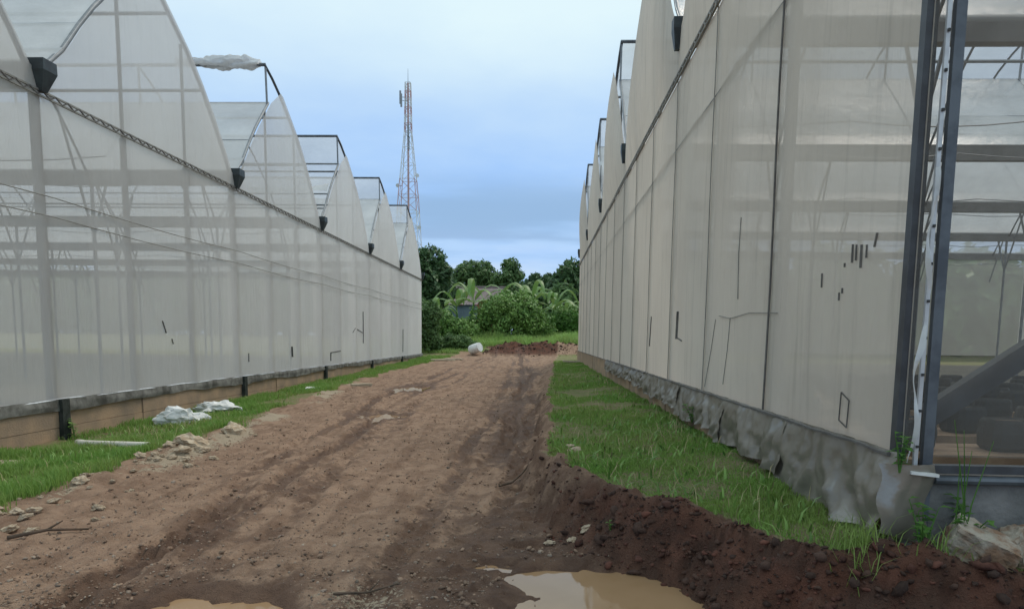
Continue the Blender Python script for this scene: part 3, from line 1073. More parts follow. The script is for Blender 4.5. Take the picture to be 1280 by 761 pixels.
# tarpaulin skirt in overlapping sheets
sk = [(4.42, 6.5, 0.50), (6.35, 8.6, 0.42), (8.45, 11.4, 0.38), (11.2, 15.5, 0.30), (15.3, 24.0, 0.22)]
for i, (a, b, drop) in enumerate(sk):
    def skirt(u, v, a=a, b=b, drop=drop, i=i):
        y = a + (b - a) * u
        q = y + 0.22 * v * mnoise.noise(Vector((y * 0.9, 0, 4)))           # folds run a little slantwise
        def ridge_(p, qq, sd_):
            return 0.6 - 2.0 * abs(mnoise.noise(Vector((p, qq, sd_))))
        fold = ridge_(q * 2.4 + 0.6 * v, 0.7 * v, 6.0 + i)
        fold2 = ridge_(q * 5.2 - 1.1 * v, 2.0 * v, 3.0 + i)
        fold3 = ridge_(q * 9 + 2 * v, 5.0 * v, 1.0 + i)
        bag = mnoise.noise(Vector((q * 1.5, v * 1.6, 12.0)))
        low = 0.98 - drop - 0.10 * mnoise.noise(Vector((y * 0.9, 0, 8))) - 0.03 * fold
        z = 1.065 + (low - 1.065) * v
        x = XR - 0.05 - 0.010 * (i % 2) - 0.07 * math.sin(math.pi * min(1, v * 1.1) * 0.6) - (0.075 * fold + 0.048 * fold2 + 0.022 * fold3) * (0.3 + 0.7 * v) - 0.05 * bag * math.sin(math.pi * v)
        return (min(x, XR - 0.05), y + 0.07 * mnoise.noise(Vector((y * 4, v * 2, 3))) * v, z)
    if i == 0:
        MB().grid(lambda u, v: (XR - 0.19 + 0.33 * u + 0.02 * math.sin(9 * v), 4.40 - 0.05 * math.sin(3 * u + 2 * v) - 0.03 * mnoise.noise(Vector((u * 5, v * 2, 1))), 1.0 - (0.42 + 0.10 * u) * v), 14, 12).build('tarpaulin_flap', 'tarp_grey', R, True)
    MB().grid(skirt, int((b - a) * 34), 18).build('tarpaulin_skirt', 'tarp_grey', R, True)

# net slits near the corner and the darned square
for pts, w in [([(5.36, 2.43), (5.36, 2.30)], 0.014), ([(5.30, 2.42), (5.30, 2.31)], 0.012), ([(5.22, 2.41), (5.22, 2.25)], 0.016), ([(5.14, 2.40), (5.14, 2.31)], 0.012),
               ([(5.00, 2.46), (5.03, 2.37)], 0.014), ([(5.48, 2.31), (5.48, 2.28)], 0.012), ([(5.88, 2.27), (5.88, 2.16)], 0.012), ([(5.55, 2.1), (5.55, 2.04)], 0.012), ([(5.50, 2.13), (5.50, 2.09)], 0.012),
               ([(12.0, 2.2), (12.05, 1.75)], 0.05), ([(11.6, 1.72), (12.1, 1.78)], 0.02), ([(14.8, 2.2), (15.0, 1.6)], 0.02)]:
    tear(right, pts, w)
for pts, w in [([(8.3, 3.1), (8.34, 2.7), (8.32, 2.2)], 0.010), ([(7.0, 2.0), (7.9, 2.03), (8.6, 1.99), (9.2, 2.04)], 0.008), ([(9.4, 2.0), (9.6, 1.6), (9.9, 1.1)], 0.008), ([(8.6, 2.0), (8.72, 1.6), (8.9, 1.2)], 0.008)]:
    tear(right, pts, w, 'seam_grey')
mb = MB()
sq = [(5.42, 1.36), (5.44, 1.15), (5.30, 1.11), (5.28, 1.31), (5.42, 1.36)]
P = [(right.net_x(y, z) - 0.014, y, z) for y, z in sq]
for a, b in zip(P[:-1], P[1:]):
    mb.beam(a, b, 0.008, 0.008)
mb.build('darned_patch', 'seam_cloth', R)

YC = right.ys[0]
MB().beam((XR - 0.005, YC + 0.05, 0.2), (XR - 0.005, YC + 0.05, 7.0), 0.07, 0.07).build('corner_post', 'dark_steel', R)
MB().beam((XR + 0.125, YC - 0.04, 0.55), (XR + 0.115, YC - 0.04, 7.0), 0.06, 0.04).build('corner_post', 'blue_steel', R)
trk = MB().beam((XR + 0.055, YC - 0.045, 0.98), (XR + 0.055, YC - 0.045, 6.9), 0.024, 0.02).build('clip_track', 'alu_track', R)
for i in range(16):
    z = 1.1 + i * 0.22
    MB().box((XR + 0.055, YC - 0.060, z), (0.014, 0.014, 0.016)).build('track_screw', 'wire_dark', trk)
mb = MB()


def ribbon(u, v):
    z = 1.0 + 1.75 * u
    off = 0.055 * math.sin(u * 13 + 0.8) * math.sin(math.pi * u) - 0.06 * (1 - u) ** 3 + 0.012 * mnoise.noise(Vector((u * 14, 0, 2)))
    wd = 0.022 + 0.012 * mnoise.noise(Vector((u * 9, 3, 2)))
    return (XR + 0.025 + off * 0.6 + wd * v, YC - 0.075 + 0.03 * math.cos(u * 23) * v - 0.02 * math.sin(u * 9), z)


mb.grid(ribbon, 70, 3).build('torn_net_ribbon', 'film_white', R, True)
# end wall facing the camera
MB().beam((XR + 0.10, YC - 0.05, 0.965), (XR + 26, YC - 0.05, 0.965), 0.07, 0.05).build('base_rail', 'dark_steel', R)
MB().tube([(XR + 0.16, YC - 0.085, 0.90), (XR + 26, YC - 0.085, 0.90)], 0.026, 8).build('base_pipe', 'blue_steel', R)
MB().beam((XR + 0.15, YC + 0.08, 1.26), (XR + 4.1, YC + 0.08, 4.05), 0.09, 0.13).build('diagonal_brace', 'dark_steel', R)
for q in range(1, 7):
    MB().beam((XR + 4.0 * q, YC + 0.02, 0.5), (XR + 4.0 * q, YC + 0.02, 6.9), 0.10).build('end_post', 'galvanised', R)
for q in range(7):
    MB().box((XR + 1.95 + 3.9 * q, YC + 0.03, 0.62), (3.88, 0.16, 0.60)).build('end_plinth_panel', 'concrete_grey', R)
MB().beam((XR - 0.02, YC - 0.14, 0.955), (XR + 0.14, YC - 0.15, 0.94), 0.05, 0.018).build('loose_flashing', 'white_plastic', R)

# ------------------------------------------------------------------ planted bags and benches inside the right house


def sack_shape(w, d, h, seed):
    V_, F_ = [], []
    rings = [(0.0, 0.86), (0.12, 1.0), (0.55, 1.04), (0.9, 0.97), (1.0, 0.9), (0.93, 0.82)]
    n_ = 12
    for t, s in rings:
        for k in range(n_):
            a = 2 * math.pi * k / n_
            c, q = math.cos(a), math.sin(a)
            e = 0.55
            x = math.copysign(abs(c) ** e, c) * w / 2 * s
            y = math.copysign(abs(q) ** e, q) * d / 2 * s
            j = 1 + 0.05 * mnoise.noise(Vector((c * 2 + seed, q * 2, t * 3)))
            V_.append((x * j, y * j, h * t))
    for i in range(len(rings) - 1):
        for k in range(n_):
            F_.append((i * n_ + k, i * n_ + (k + 1) % n_, (i + 1) * n_ + (k + 1) % n_, (i + 1) * n_ + k))
    return V_, F_, [(len(rings) - 1) * n_ + k for k in range(n_)]


bag_meshes = []
for sd_ in range(3):
    V_, F_, top_ = sack_shape(0.38, 0.34, 0.27, sd_ * 5)
    me = bpy.data.meshes.new('grow_bag')
    me.from_pydata(V_, [], F_ + [tuple(range(11, -1, -1))])
    me.materials.append(MATS['grow_bag'])
    me.update()
    so = bpy.data.meshes.new('soil')
    so.from_pydata([V_[i] for i in top_] + [(0, 0, 0.26)], [], [(k, (k + 1) % 12, 12) for k in range(12)])
    so.materials.append(MATS['potting_soil'])
    so.update()
    bag_meshes.append((me, so))
bench_proto = None
for r_, by in enumerate((6.3, 7.6, 8.9, 10.2, 11.5, 12.9, 14.4, 16.0)):
    zb = gz(3.5, by) + 0.0
    b = thing('bench', (XR + 0.9 + 4.6, by, zb), 'low brown timber bench row %s inside the right greenhouse' % ['nearest the end net', 'second from the end net', 'third from the end net', 'fourth from the end net', 'fifth from the end net', 'sixth from the end net', 'seventh from the end net', 'farthest from the end net'][r_], 'bench', 'benches inside the right greenhouse')
    for dy in (-0.24, 0.0, 0.24):
        MB().box((XR + 5.5, by + dy, zb + 0.30), (9.2, 0.22, 0.04)).build('plank', 'bench_wood', b)
    MB().box((XR + 5.5, by - 0.355, zb + 0.21), (9.2, 0.025, 0.22)).build('front_board', 'bench_wood', b)
    for q in range(6):
        for dy in (-0.28, 0.28):
            MB().box((XR + 1.0 + 1.8 * q, by + dy, zb + 0.14), (0.08, 0.08, 0.27)).build('leg', 'bench_wood', b)
    for q in range(11):
        x = XR + 1.0 + 0.76 * q + (0.38 if r_ % 2 else 0) + random.uniform(-0.08, 0.08)
        me, so = random.choice(bag_meshes)
        bag = thing('grow_bag', (x, by - 0.02, zb + 0.32), 'black grow bag of soil standing on a bench behind the end net', 'grow bag', 'black grow bags in the right greenhouse')
        bag.rotation_euler.z = random.uniform(-0.3, 0.3)
        link_mesh('bag', me, None, bag)
        link_mesh('soil', so, None, bag)

# ------------------------------------------------------------------ rocks, sacks, pipe and litter


def rock_mesh(seed, flat=0.7, rough=0.35):
    import bmesh
    bm = bmesh.new()
    bmesh.ops.create_icosphere(bm, subdivisions=3, radius=0.5)
    for v in bm.verts:
        p = v.co.copy()
        v.co *= 1 + 1.5 * rough * mnoise.noise(p * 1.9 + Vector((seed * 3.1, 0, 0))) + 0.30 * mnoise.noise(p * 4.5 + Vector((0, seed, 0))) - 0.22 * abs(mnoise.noise(p * 9 + Vector((0, seed, 4))))
        c = mnoise.cell(p * 2.2 + Vector((seed, 2, 0)))
        v.co *= 1 + 0.10 * c
        v.co.z *= flat
    me = bpy.data.meshes.new('rock')
    bm.to_mesh(me)
    bm.free()
    return me


ROCKS = [rock_mesh(i) for i in range(6)]
for m_ in ROCKS:
    m_.materials.append(MATS['limestone'])


def rock(name, i, x, y, s, label, cat='rock', group=None, sink=0.2):
    o = link_mesh(name, ROCKS[i % 6], None, None, (x, y, gz(x, y) + s[2] * (0.35 - sink)))
    o.scale = s
    o.rotation_euler = (random.uniform(-0.3, 0.3), random.uniform(-0.3, 0.3), random.uniform(0, 6))
    tag(o, label, cat, group)
    return o


rock('limestone_boulder', 0, -5.25, 10.55, (0.50, 0.38, 0.32), 'largest pale limestone boulder at the left road edge')
rock('limestone_boulder', 1, -5.30, 12.1, (0.42, 0.34, 0.36), 'upright pale limestone lump at road edge, farther than the largest boulder')
for i in range(85):
    y = random.choice([random.uniform(8.6, 13.0), random.uniform(8.8, 10.8), random.uniform(8.8, 10.8), random.uniform(6.6, 8.6)])
    x = float(left_edge(np.array(y))) - random.gauss(0.10, 0.26)
    s = min(0.17, 0.03 + random.expovariate(22))
    rock('limestone_piece', i, x, y, (s * 1.2, s, s * 0.9), 'small pale limestone piece in the rubble line along the left road edge', 'rock', 'limestone rubble along the left road edge', 0.1)
for i in range(26):
    x, y = -4.9 + random.gauss(0, 0.35), 5.9 + random.gauss(0, 0.3)
    s = random.uniform(0.04, 0.15)
    rock('limestone_piece', i, x, y, (s * 1.2, s, s * 0.8), 'small pale limestone piece in the heap at lower left frame edge', 'rock', 'limestone heap at the lower left', 0.1)

# pebbles and clods: uncountable
def scatter_lumps(name, pts, sizes, mat, label, cat, seed):
    base = []
    import bmesh
    for s in range(5):
        bm = bmesh.new()
        bmesh.ops.create_icosphere(bm, subdivisions=1, radius=0.5)
        base.append((np.array([v.co * (1 + 0.75 * mnoise.noise(v.co * 3.3 + Vector((s * 7 + seed, 0, 0)))) for v in bm.verts]), np.array([[v.index for v in f.verts] for f in bm.faces])))
        bm.free()
    VV, TT, off = [], [], 0
    for (x, y, z), s in zip(pts, sizes):
        v, t = base[random.randrange(5)]
        a = random.uniform(0, 6.28)
        c, q = math.cos(a), math.sin(a)
        e_ = random.uniform(-0.9, 0.9)
        M_ = np.array([[c, -q, 0], [q, c, 0], [0, 0, 1]]) @ np.array([[1, 0, 0], [0, math.cos(e_), -math.sin(e_)], [0, math.sin(e_), math.cos(e_)]])
        w = (v * np.array([random.uniform(0.8, 1.4), random.uniform(0.7, 1.1), random.uniform(0.35, 0.8)])) @ M_.T * s
        VV.append(w + np.array([x, y, z + 0.12 * s]))
        TT.append(t + off)
        off += len(v)
    me = mesh_np(name, np.concatenate(VV), None, np.concatenate(TT), smooth=False)
    o = link_mesh(name, me, mat)
    tag(o, label, cat, None, 'stuff')
    return o


def pts_at(xy):
    xy = np.asarray(xy)
    z = height(xy[:, 0], xy[:, 1])
    return np.column_stack([xy, z])


n_ = 30000
yy = 4.2 + 30 * rng.random(n_) ** 2.2
le_, = (left_edge(yy),)
xx = le_ + (0.9 - le_) * rng.random(n_)
ok = bank_d(xx, yy) < -0.3
for px, py, rx, ry, dep in PUDDLES:
    ok &= (((xx - px) / rx) ** 2 + ((yy - py) / ry) ** 2) > 1.1
P_ = pts_at(np.column_stack([xx, yy])[ok])
cr_ = rng.random(len(P_)) < 0.55
scatter_lumps('road_crumbs', P_[cr_] + np.array([0.05, 0.07, 0]), np.clip(rng.lognormal(-4.35, 0.55, int(cr_.sum())), 0.005, 0.05), 'crumb', 'brown mud crumbs scattered over the dirt lane', 'mud crumbs', 6)
P_ = P_[~cr_]
scatter_lumps('road_gravel', P_, np.clip(rng.lognormal(-4.75, 0.6, len(P_)), 0.004, 0.05), 'pebble', 'loose gravel and small stones scattered over the dirt lane', 'gravel', 1)

t_ = rng.random(7500)
seg = np.interp(t_ ** 1.2, np.linspace(0, 1, 11), np.arange(3, 14))
bx = np.interp(seg, np.arange(len(BANK)), BANK[:, 0])
by = np.interp(seg, np.arange(len(BANK)), BANK[:, 1])
bx = bx + rng.normal(-0.10, 0.20, len(bx))
by = by + rng.normal(-0.12, 0.22, len(by))
dd_ = bank_d(bx, by)
ok = (dd_ > -np.interp(by, [3, 6, 8, 20], [0.6, 0.5, 0.22, 0.2])) & (dd_ < 0.10) & (by > 3.2) & ((by < 6.2) | (rng.random(len(by)) < 0.22))
P_ = pts_at(np.column_stack([bx, by])[ok])
sz = np.clip(rng.lognormal(-4.25, 0.75, len(P_)), 0.006, 0.12)
half = rng.random(len(P_)) < 0.55
scatter_lumps('earth_clods', P_[half], sz[half], 'clod', 'dark brown earth clods tumbled down the cut bank', 'clods', 2)
scatter_lumps('red_earth_clods', P_[~half], sz[~half], 'clod_red', 'reddish earth clods along the lip of the cut bank', 'clods', 3)
hx = rng.uniform(-4.6, 7.5, 500)
hy = 58.3 + rng.normal(0, 1.0, 500)
P_ = pts_at(np.column_stack([hx, hy]))
scatter_lumps('heap_clods', P_, np.clip(rng.lognormal(-2.2, 0.4, 500), 0.05, 0.3), 'clod', 'brown clods on the earth heap closing the lane', 'clods', 4)
# white stones lying singly on the lane
for x, y, s, lab in [(0.36, 8.85, 0.11, 'white broken stone beside the grass lip, midway along the lane'), (0.42, 8.55, 0.13, 'white broken stone at the foot of the bank, midway along the lane'),
                     (0.28, 5.95, 0.10, 'white stone just behind the big puddle'), (0.43, 6.02, 0.13, 'larger white stone just behind the big puddle'), (0.10, 5.92, 0.09, 'small white stone at the back edge of the big puddle')]:
    rock('white_stone', random.randrange(6), x, y, (s * 1.3, s, s * 0.7), lab)

# white plastic sacks by the plinth
for (x, y, sx, sy, sz_, rz, lab) in [(-7.30, 14.2, 0.85, 0.5, 0.30, 0.2, 'nearer crumpled white plastic sack on the grass by the left plinth'),
                                     (-7.50, 16.3, 0.95, 0.6, 0.28, -0.1, 'farther, flatter white plastic sack on the grass by the left plinth')]:
    import bmesh
    bm = bmesh.new()
    bmesh.ops.create_icosphere(bm, subdivisions=4, radius=0.5)
    for v in bm.verts:
        p = v.co.copy()
        k_ = 1 + 0.55 * mnoise.noise(p * 2.6 + Vector((x, y, 0))) + 0.55 * abs(mnoise.noise(p * 5 + Vector((y, 0, 0)))) + 0.16 * mnoise.noise(p * 12)
        v.co = Vector((p.x * k_ * sx, p.y * k_ * sy, max(-0.05, p.z * k_ * sz_ * 1.5)))
    me = bpy.data.meshes.new('plastic_sack')
    bm.to_mesh(me)
    bm.free()
    o = link_mesh('plastic_sack', me, 'white_plastic', None, (x, y, gz(x, y) + 0.05))
    o.rotation_euler.z = rz
    tag(o, lab, 'sack')

# PVC pipe on the left verge
p0, p1 = Vector((-7.38, 11.05, gz(-7.38, 11.05) + 0.10)), Vector((-5.85, 10.4, gz(-5.85, 10.4) + 0.045))
mb = MB()
n_ = 12
dv = (p1 - p0).normalized()
a_ = dv.cross(Vector((0, 0, 1))).normalized()
b_ = dv.cross(a_)
rings = [(p0, 0.055), (p0 + dv * 0.12, 0.055), (p0 + dv * 0.13, 0.047), (p1, 0.047), (p1, 0.040), (p1 - dv * 0.3, 0.040)]
vs_, fs_ = [], []
for c, r in rings:
    vs_ += [c + (a_ * math.cos(2 * math.pi * k / n_) + b_ * math.sin(2 * math.pi * k / n_)) * r for k in range(n_)]
for i in range(len(rings) - 1):
    fs_ += [(i * n_ + k, i * n_ + (k + 1) % n_, (i + 1) * n_ + (k + 1) % n_, (i + 1) * n_ + k) for k in range(n_)]
fs_.append(tuple(range(n_ - 1, -1, -1)))
mb.add(vs_, fs_)
tag(mb.build('plastic_pipe', 'pvc_white', None, True, (p0.x, p0.y, p0.z)), 'off-white plastic pipe lying in the grass below the left plinth', 'pipe')


def plank(name, x, y, ln, w, h, rz, lab, cat='plank', mat='pale_plank'):
    import bmesh
    bm = bmesh.new()
    bmesh.ops.create_cube(bm, size=1)
    bmesh.ops.subdivide_edges(bm, edges=bm.edges[:], cuts=3, use_grid_fill=True)
    for v in bm.verts:
        v.co = Vector((v.co.x * ln, v.co.y * w * (1 + 0.2 * mnoise.noise(Vector((v.co.x * 4, y, 0)))), v.co.z * h + 0.03 * mnoise.noise(Vector((v.co.x * 3, x, 1)))))
    me = bpy.data.meshes.new(name)
    bm.to_mesh(me)
    bm.free()
    o = link_mesh(name, me, mat, None, (x, y, gz(x, y) + h / 2 + 0.02))
    o.rotation_euler = (0.03, 0.02, rz)
    tag(o, lab, cat)


plank('white_sheet', -7.0, 22.4, 0.8, 0.5, 0.06, 0.2, 'flat white scrap on the grass beyond the two sacks', 'scrap', 'white_plastic')
plank('pale_board', -6.1, 24.2, 0.7, 0.2, 0.08, 0.5, 'short pale board at the left road edge by the white scrap', 'board')
plank('pale_board', -6.4, 47.0, 1.6, 0.5, 0.08, 0.3, 'pale board at the far left end of the lane', 'board')
plank('pale_board', -5.9, 48.5, 1.3, 0.3, 0.08, -0.3, 'pale board behind another at the far left end of the lane', 'board')
plank('pale_board', 1.9, 40.5, 1.3, 0.35, 0.08, 0.1, 'pale board on the grass near the far end of the right greenhouse', 'board')
plank('pale_slab', -7.4, 9.6, 1.3, 0.30, 0.04, 0.1, 'thin pale board half hidden in grass at left frame edge', 'board')


def stick(pts, r, lab):
    pts = [(x, y, gz(x, y) + dz) for x, y, dz in pts]
    n0 = len(pts)
    mb = MB().tube(pts, [r * (1 - 0.5 * i / (n0 - 1)) for i in range(n0)], 6)
    m = pts[n0 // 2]
    mb.tube([m, (m[0] + 0.06, m[1] + 0.12, m[2] + 0.05)], [r * 0.6, r * 0.3], 5)
    tag(mb.build('stick', 'wood_stick', None, True, pts[0]), lab, 'stick')


stick([(-0.46, 8.2, 0.02), (-0.32, 8.35, 0.05), (-0.20, 8.6, 0.04), (-0.08, 8.75, 0.03)], 0.014, 'dark stick lying on the lane right of its middle')
stick([(-4.3, 5.5, 0.02), (-4.15, 5.75, 0.04), (-3.95, 6.0, 0.03)], 0.018, 'brown stick on the left road edge near the frame')
stick([(-1.35, 4.55, 0.02), (-1.15, 4.68, 0.03), (-0.95, 4.72, 0.03)], 0.010, 'thin stick beside the left puddle')

# tipped white drum at the end of the lane
dz_ = gz(-5.2, 56.5)
dr = thing('plastic_drum', (-5.2, 56.5, dz_), 'white plastic drum tipped over where the lane ends', 'drum')
ax = Vector((0.75, -0.45, 0.28)).normalized()
c0 = Vector((-5.55, 56.7, dz_ + 0.36))
MB().tube([c0, c0 + ax * 0.08, c0 + ax * 0.45, c0 + ax * 0.82, c0 + ax * 0.9], [0.33, 0.38, 0.40, 0.38, 0.35], 16).build('barrel', 'white_plastic', dr, True)
MB().tube([c0 + ax * 0.88, c0 + ax * 0.95], 0.37, 16).build('rim', 'white_plastic', dr)

# broken concrete lump below the end wall
me = bpy.data.meshes.new('concrete_rubble')
import bmesh
bm = bmesh.new()
bmesh.ops.create_cube(bm, size=1)
bmesh.ops.subdivide_edges(bm, edges=bm.edges[:], cuts=7, use_grid_fill=True)
for v in bm.verts:
    p = v.co.copy()
    bev = 1 - 0.05 * (abs(p.x) ** 4 + abs(p.y) ** 4 + abs(p.z) ** 4) * 4
    v.co = Vector((p.x * 0.36, p.y * 0.22, p.z * 0.24)) * bev
    v.co += Vector((1, 1, 1)) * 0.010 * mnoise.noise(p * 3) + p * 0.03 * mnoise.noise(p * 9 + Vector((3, 0, 0)))
bm.to_mesh(me)
bm.free()
o = link_mesh('concrete_rubble', me, 'rubble_concrete', None, (2.62, 4.26, gz(2.62, 4.26) + 0.10))
o.rotation_euler = (0.25, 0.42, -0.35)
tag(o, 'tilted broken concrete lump on the bank below the end wall', 'concrete lump')
o = link_mesh('concrete_rubble', me.copy(), None, None, (2.86, 4.36, gz(2.86, 4.36) + 0.07))
o.rotation_euler = (-0.3, -0.2, 0.8)
o.scale = (0.8, 0.9, 0.8)
tag(o, 'smaller concrete lump behind the tilted one at the end wall', 'concrete lump')

# ------------------------------------------------------------------ grass


def blades(name, xy, hgt, wid, mat, label, lean=0.5, cat='grass'):
    n_ = len(xy)
    z = height(xy[:, 0], xy[:, 1])
    B = np.column_stack([xy, z - 0.01])
    ang = rng.random(n_) * 2 * np.pi
    dirv = np.column_stack([np.cos(ang), np.sin(ang), np.zeros(n_)])
    side = np.column_stack([-np.sin(ang), np.cos(ang), np.zeros(n_)])
    ln = lean * (0.3 + rng.random(n_))[:, None]
    h = hgt[:, None]
    w = wid[:, None]
    up = np.array([0, 0, 1.0])
    m1 = B + up * h * 0.55 + dirv * h * ln * 0.35
    tip = B + up * h * (1 - 0.25 * ln) + dirv * h * ln * 1.1
    VV = np.stack([B - side * w, B + side * w, m1 + side * w * 0.75, m1 - side * w * 0.75, tip], 1).reshape(-1, 3)
    k = np.arange(n_)[:, None] * 5
    me = mesh_np(name, VV, k + np.array([0, 1, 2, 3]), k + np.array([3, 2, 4]))
    o = link_mesh(name, me, mat)
    tag(o, label, cat, None, 'stuff')
    return o


def sample_grass(n_, x0, x1, y0, y1, power):
    y = y0 + (y1 - y0) * rng.random(n_) ** power
    x = x0 + (x1 - x0) * rng.random(n_)
    g = attributes(x, y)[0]
    patch = 0.55 + 0.75 * fbm(x * 0.9, y * 0.7, 111, 3)
    keep = (g * (0.25 + 1.15 * patch) > rng.random(n_) * 0.95 + 0.18)
    return np.column_stack([x, y])[keep]


xy = sample_grass(190000, 0.1, XR + 0.0, 3.9, 44, 2.3)
tall = np.clip(0.045 + 0.03 * fbm(xy[:, 0] * 1.5, xy[:, 1] * 1.5, 121, 3), 0.02, 0.14)
blades('bank_grass', xy, tall * (0.6 + 0.8 * rng.random(len(xy))), 0.0022 + 0.00035 * xy[:, 1], 'grass_green', 'short green grass covering the raised bank by the right greenhouse')
xy = sample_grass(210000, XL + 0.08, -4.3, 4.5, 56, 1.7)
tall = np.clip(0.10 + 0.09 * fbm(xy[:, 0] * 0.9, xy[:, 1] * 0.9, 131, 3), 0.03, 0.30)
blades('verge_grass', xy, tall * (0.6 + 0.8 * rng.random(len(xy))), 0.003 + 0.0003 * xy[:, 1], 'grass_green', 'green grass on the left verge below the plinth')
n_ = 42000
xy = np.column_stack([rng.uniform(-14, 9, n_), 57 + 16 * rng.random(n_) ** 1.2])
g = attributes(xy[:, 0], xy[:, 1])[0]
xy = xy[(g > 0.5) & (np.abs(xy[:, 1] - 58.5) + 1.2 * (xy[:, 0] < -4) * -3 < 40)]
xy = xy[(xy[:, 1] > 60.3) | (xy[:, 0] < -4.6)]
hh = np.clip(0.75 + 0.30 * fbm(xy[:, 0] * 0.5, xy[:, 1] * 0.5, 141, 3), 0.2, 1.1) * np.where(xy[:, 1] < 60, 0.35, 1)
blades('field_grass', xy, hh * (0.6 + 0.7 * rng.random(len(xy))), np.full(len(xy), 0.022), 'grass_field', 'tall bright grass in the field beyond the earth heap')
w1 = sample_grass(2600, 0.1, XR, 4.2, 30, 2.0)
w2 = sample_grass(5200, XL + 0.1, -4.3, 5.0, 40, 1.5)
ww = np.concatenate([w1[::2], w2[::2]])
blades('verge_weeds', ww, 0.07 + 0.10 * rng.random(len(ww)), 0.010 + 0.006 * rng.random(len(ww)), 'leaf_bush', 'broad-leaved weeds mixed into both grass verges', 0.9, 'weeds')
ww = np.concatenate([w1[1::2], w2[1::2]])
blades('dry_stems', ww, 0.10 + 0.14 * rng.random(len(ww)), 0.0022 + 0.0002 * ww[:, 1], 'straw', 'dry straw stems mixed into both grass verges', 0.9, 'dry grass')
# straggling tufts at the bank corner
tx = []
for (cx_, cy_, k_, s_) in [(1.95, 4.36, 160, 0.10), (2.12, 4.55, 160, 0.08), (1.86, 4.12, 30, 0.05), (3.3, 4.30, 200, 0.16), (2.35, 4.16, 40, 0.06), (3.0, 4.0, 30, 0.08), (3.9, 4.25, 160, 0.2)]:
    tx.append(np.column_stack([rng.normal(cx_, s_, k_), rng.normal(cy_, s_, k_)]))
xy = np.concatenate(tx)
blades('corner_tufts', xy, 0.10 + 0.16 * rng.random(len(xy)), np.full(len(xy), 0.0035), 'grass_green', 'loose grass tufts on the clay at the corner of the bank', 0.8)

# ------------------------------------------------------------------ plants


def leaf_cloud(centres, radii, n_leaf, size, seed, shell=0.55, droop=0.0):
    """leaf quads spread through overlapping uneven lobes."""
    g = np.random.default_rng(seed)
    centres, radii = np.asarray(centres, float), np.asarray(radii, float)
    w = (radii[:, 0] * radii[:, 1] * radii[:, 2]) ** (2 / 3)
    idx = g.choice(len(centres), n_leaf, p=w / w.sum())
    d = g.normal(size=(n_leaf, 3))
    d /= np.linalg.norm(d, axis=1)[:, None]
    r = shell + (1 - shell) * g.random(n_leaf) ** 0.6
    lump = 1 + 0.22 * np.sin(d[:, 0] * 7 + idx * 2.1) * np.sin(d[:, 2] * 6 + idx) + 0.12 * np.sin(d[:, 1] * 15 + idx * 1.3)
    P = centres[idx] + d * (r * lump)[:, None] * radii[idx]
    nrm = d + 0.9 * g.normal(size=(n_leaf, 3)) + np.array([0, 0, 0.5])
    nrm /= np.linalg.norm(nrm, axis=1)[:, None]
    t = np.cross(nrm, g.normal(size=(n_leaf, 3)))
    t /= np.linalg.norm(t, axis=1)[:, None] + 1e-9
    b = np.cross(nrm, t)
    s = (size * (0.6 + 0.8 * g.random(n_leaf)))[:, None]
    t[:, 2] -= droop
    VV = np.stack([P - t * s, P - b * s * 0.42, P + t * s, P + b * s * 0.42], 1).reshape(-1, 3)
    return VV, np.arange(n_leaf * 4).reshape(-1, 4)


def crown_obj(parent, VV, F, mat):
    o = origin_of(parent)
    me = mesh_np('crown', VV - np.array(o), F)
    return link_mesh('crown', me, mat, parent)


def tree(x, y, top, half, label, mat, seed, base=None, leaf=0.34, n=5200, trunk_r=0.22, squash=1.0, name='broadleaf_tree', group=None):
    zb = gz(x, y)
    g = random.Random(seed)
    t = thing(name, (x, y, zb), label, 'tree', group)
    top, half, n = top + 0.6, half * 1.1, int(n * 1.4)
    h = top - zb
    base = base if base is not None else 0.30 * h
    lobes, rad = [], []
    z0_, z1_ = zb + base, top
    cz, hz_ = (z0_ + z1_) / 2, (z1_ - z0_) / 2
    for k in range(16):
        a = g.uniform(0, 6.28)
        v_ = g.uniform(-0.85, 0.72)
        ring = math.sqrt(max(0, 1 - v_ * v_)) ** 0.8
        q = half * g.uniform(0.30, 0.46)
        rr = (half - q * 0.8) * ring * g.uniform(0.45, 1.0)
        lobes.append((x + rr * math.cos(a), y + rr * math.sin(a), cz + v_ * (hz_ - q * 0.5)))
        rad.append((q, q, q * g.uniform(0.7, 0.95) * squash))
    lobes.append((x, y, cz))
    rad.append((half * 0.82, half * 0.82, hz_ * 0.82))
    lobes.append((x + g.uniform(-0.25, 0.25) * half, y, top - 0.40 * half))
    rad.append((half * 0.50, half * 0.50, half * 0.38))
    VV, F = leaf_cloud(lobes, rad, n, leaf, seed)
    crown_obj(t, VV, F, mat)
    mb = MB()
    lean = g.uniform(-0.3, 0.3)
    mid = Vector((x + lean, y, zb + base * 1.1))
    mb.tube([(x, y, zb - 0.3), (x + lean * 0.4, y, zb + base * 0.5), mid, (x + lean * 1.3, y, zb + 0.7 * h)], [trunk_r * 1.3, trunk_r, trunk_r * 0.8, trunk_r * 0.25], 8)
    for lb in lobes[:6]:
        mb.tube([mid - Vector((0, 0, 0.3)), (mid + Vector(lb)) / 2 + Vector((0, 0, -0.2)), lb], [trunk_r * 0.5, trunk_r * 0.35, trunk_r * 0.12], 6)
    mb.build('trunk', 'bark', t, True)
    return t


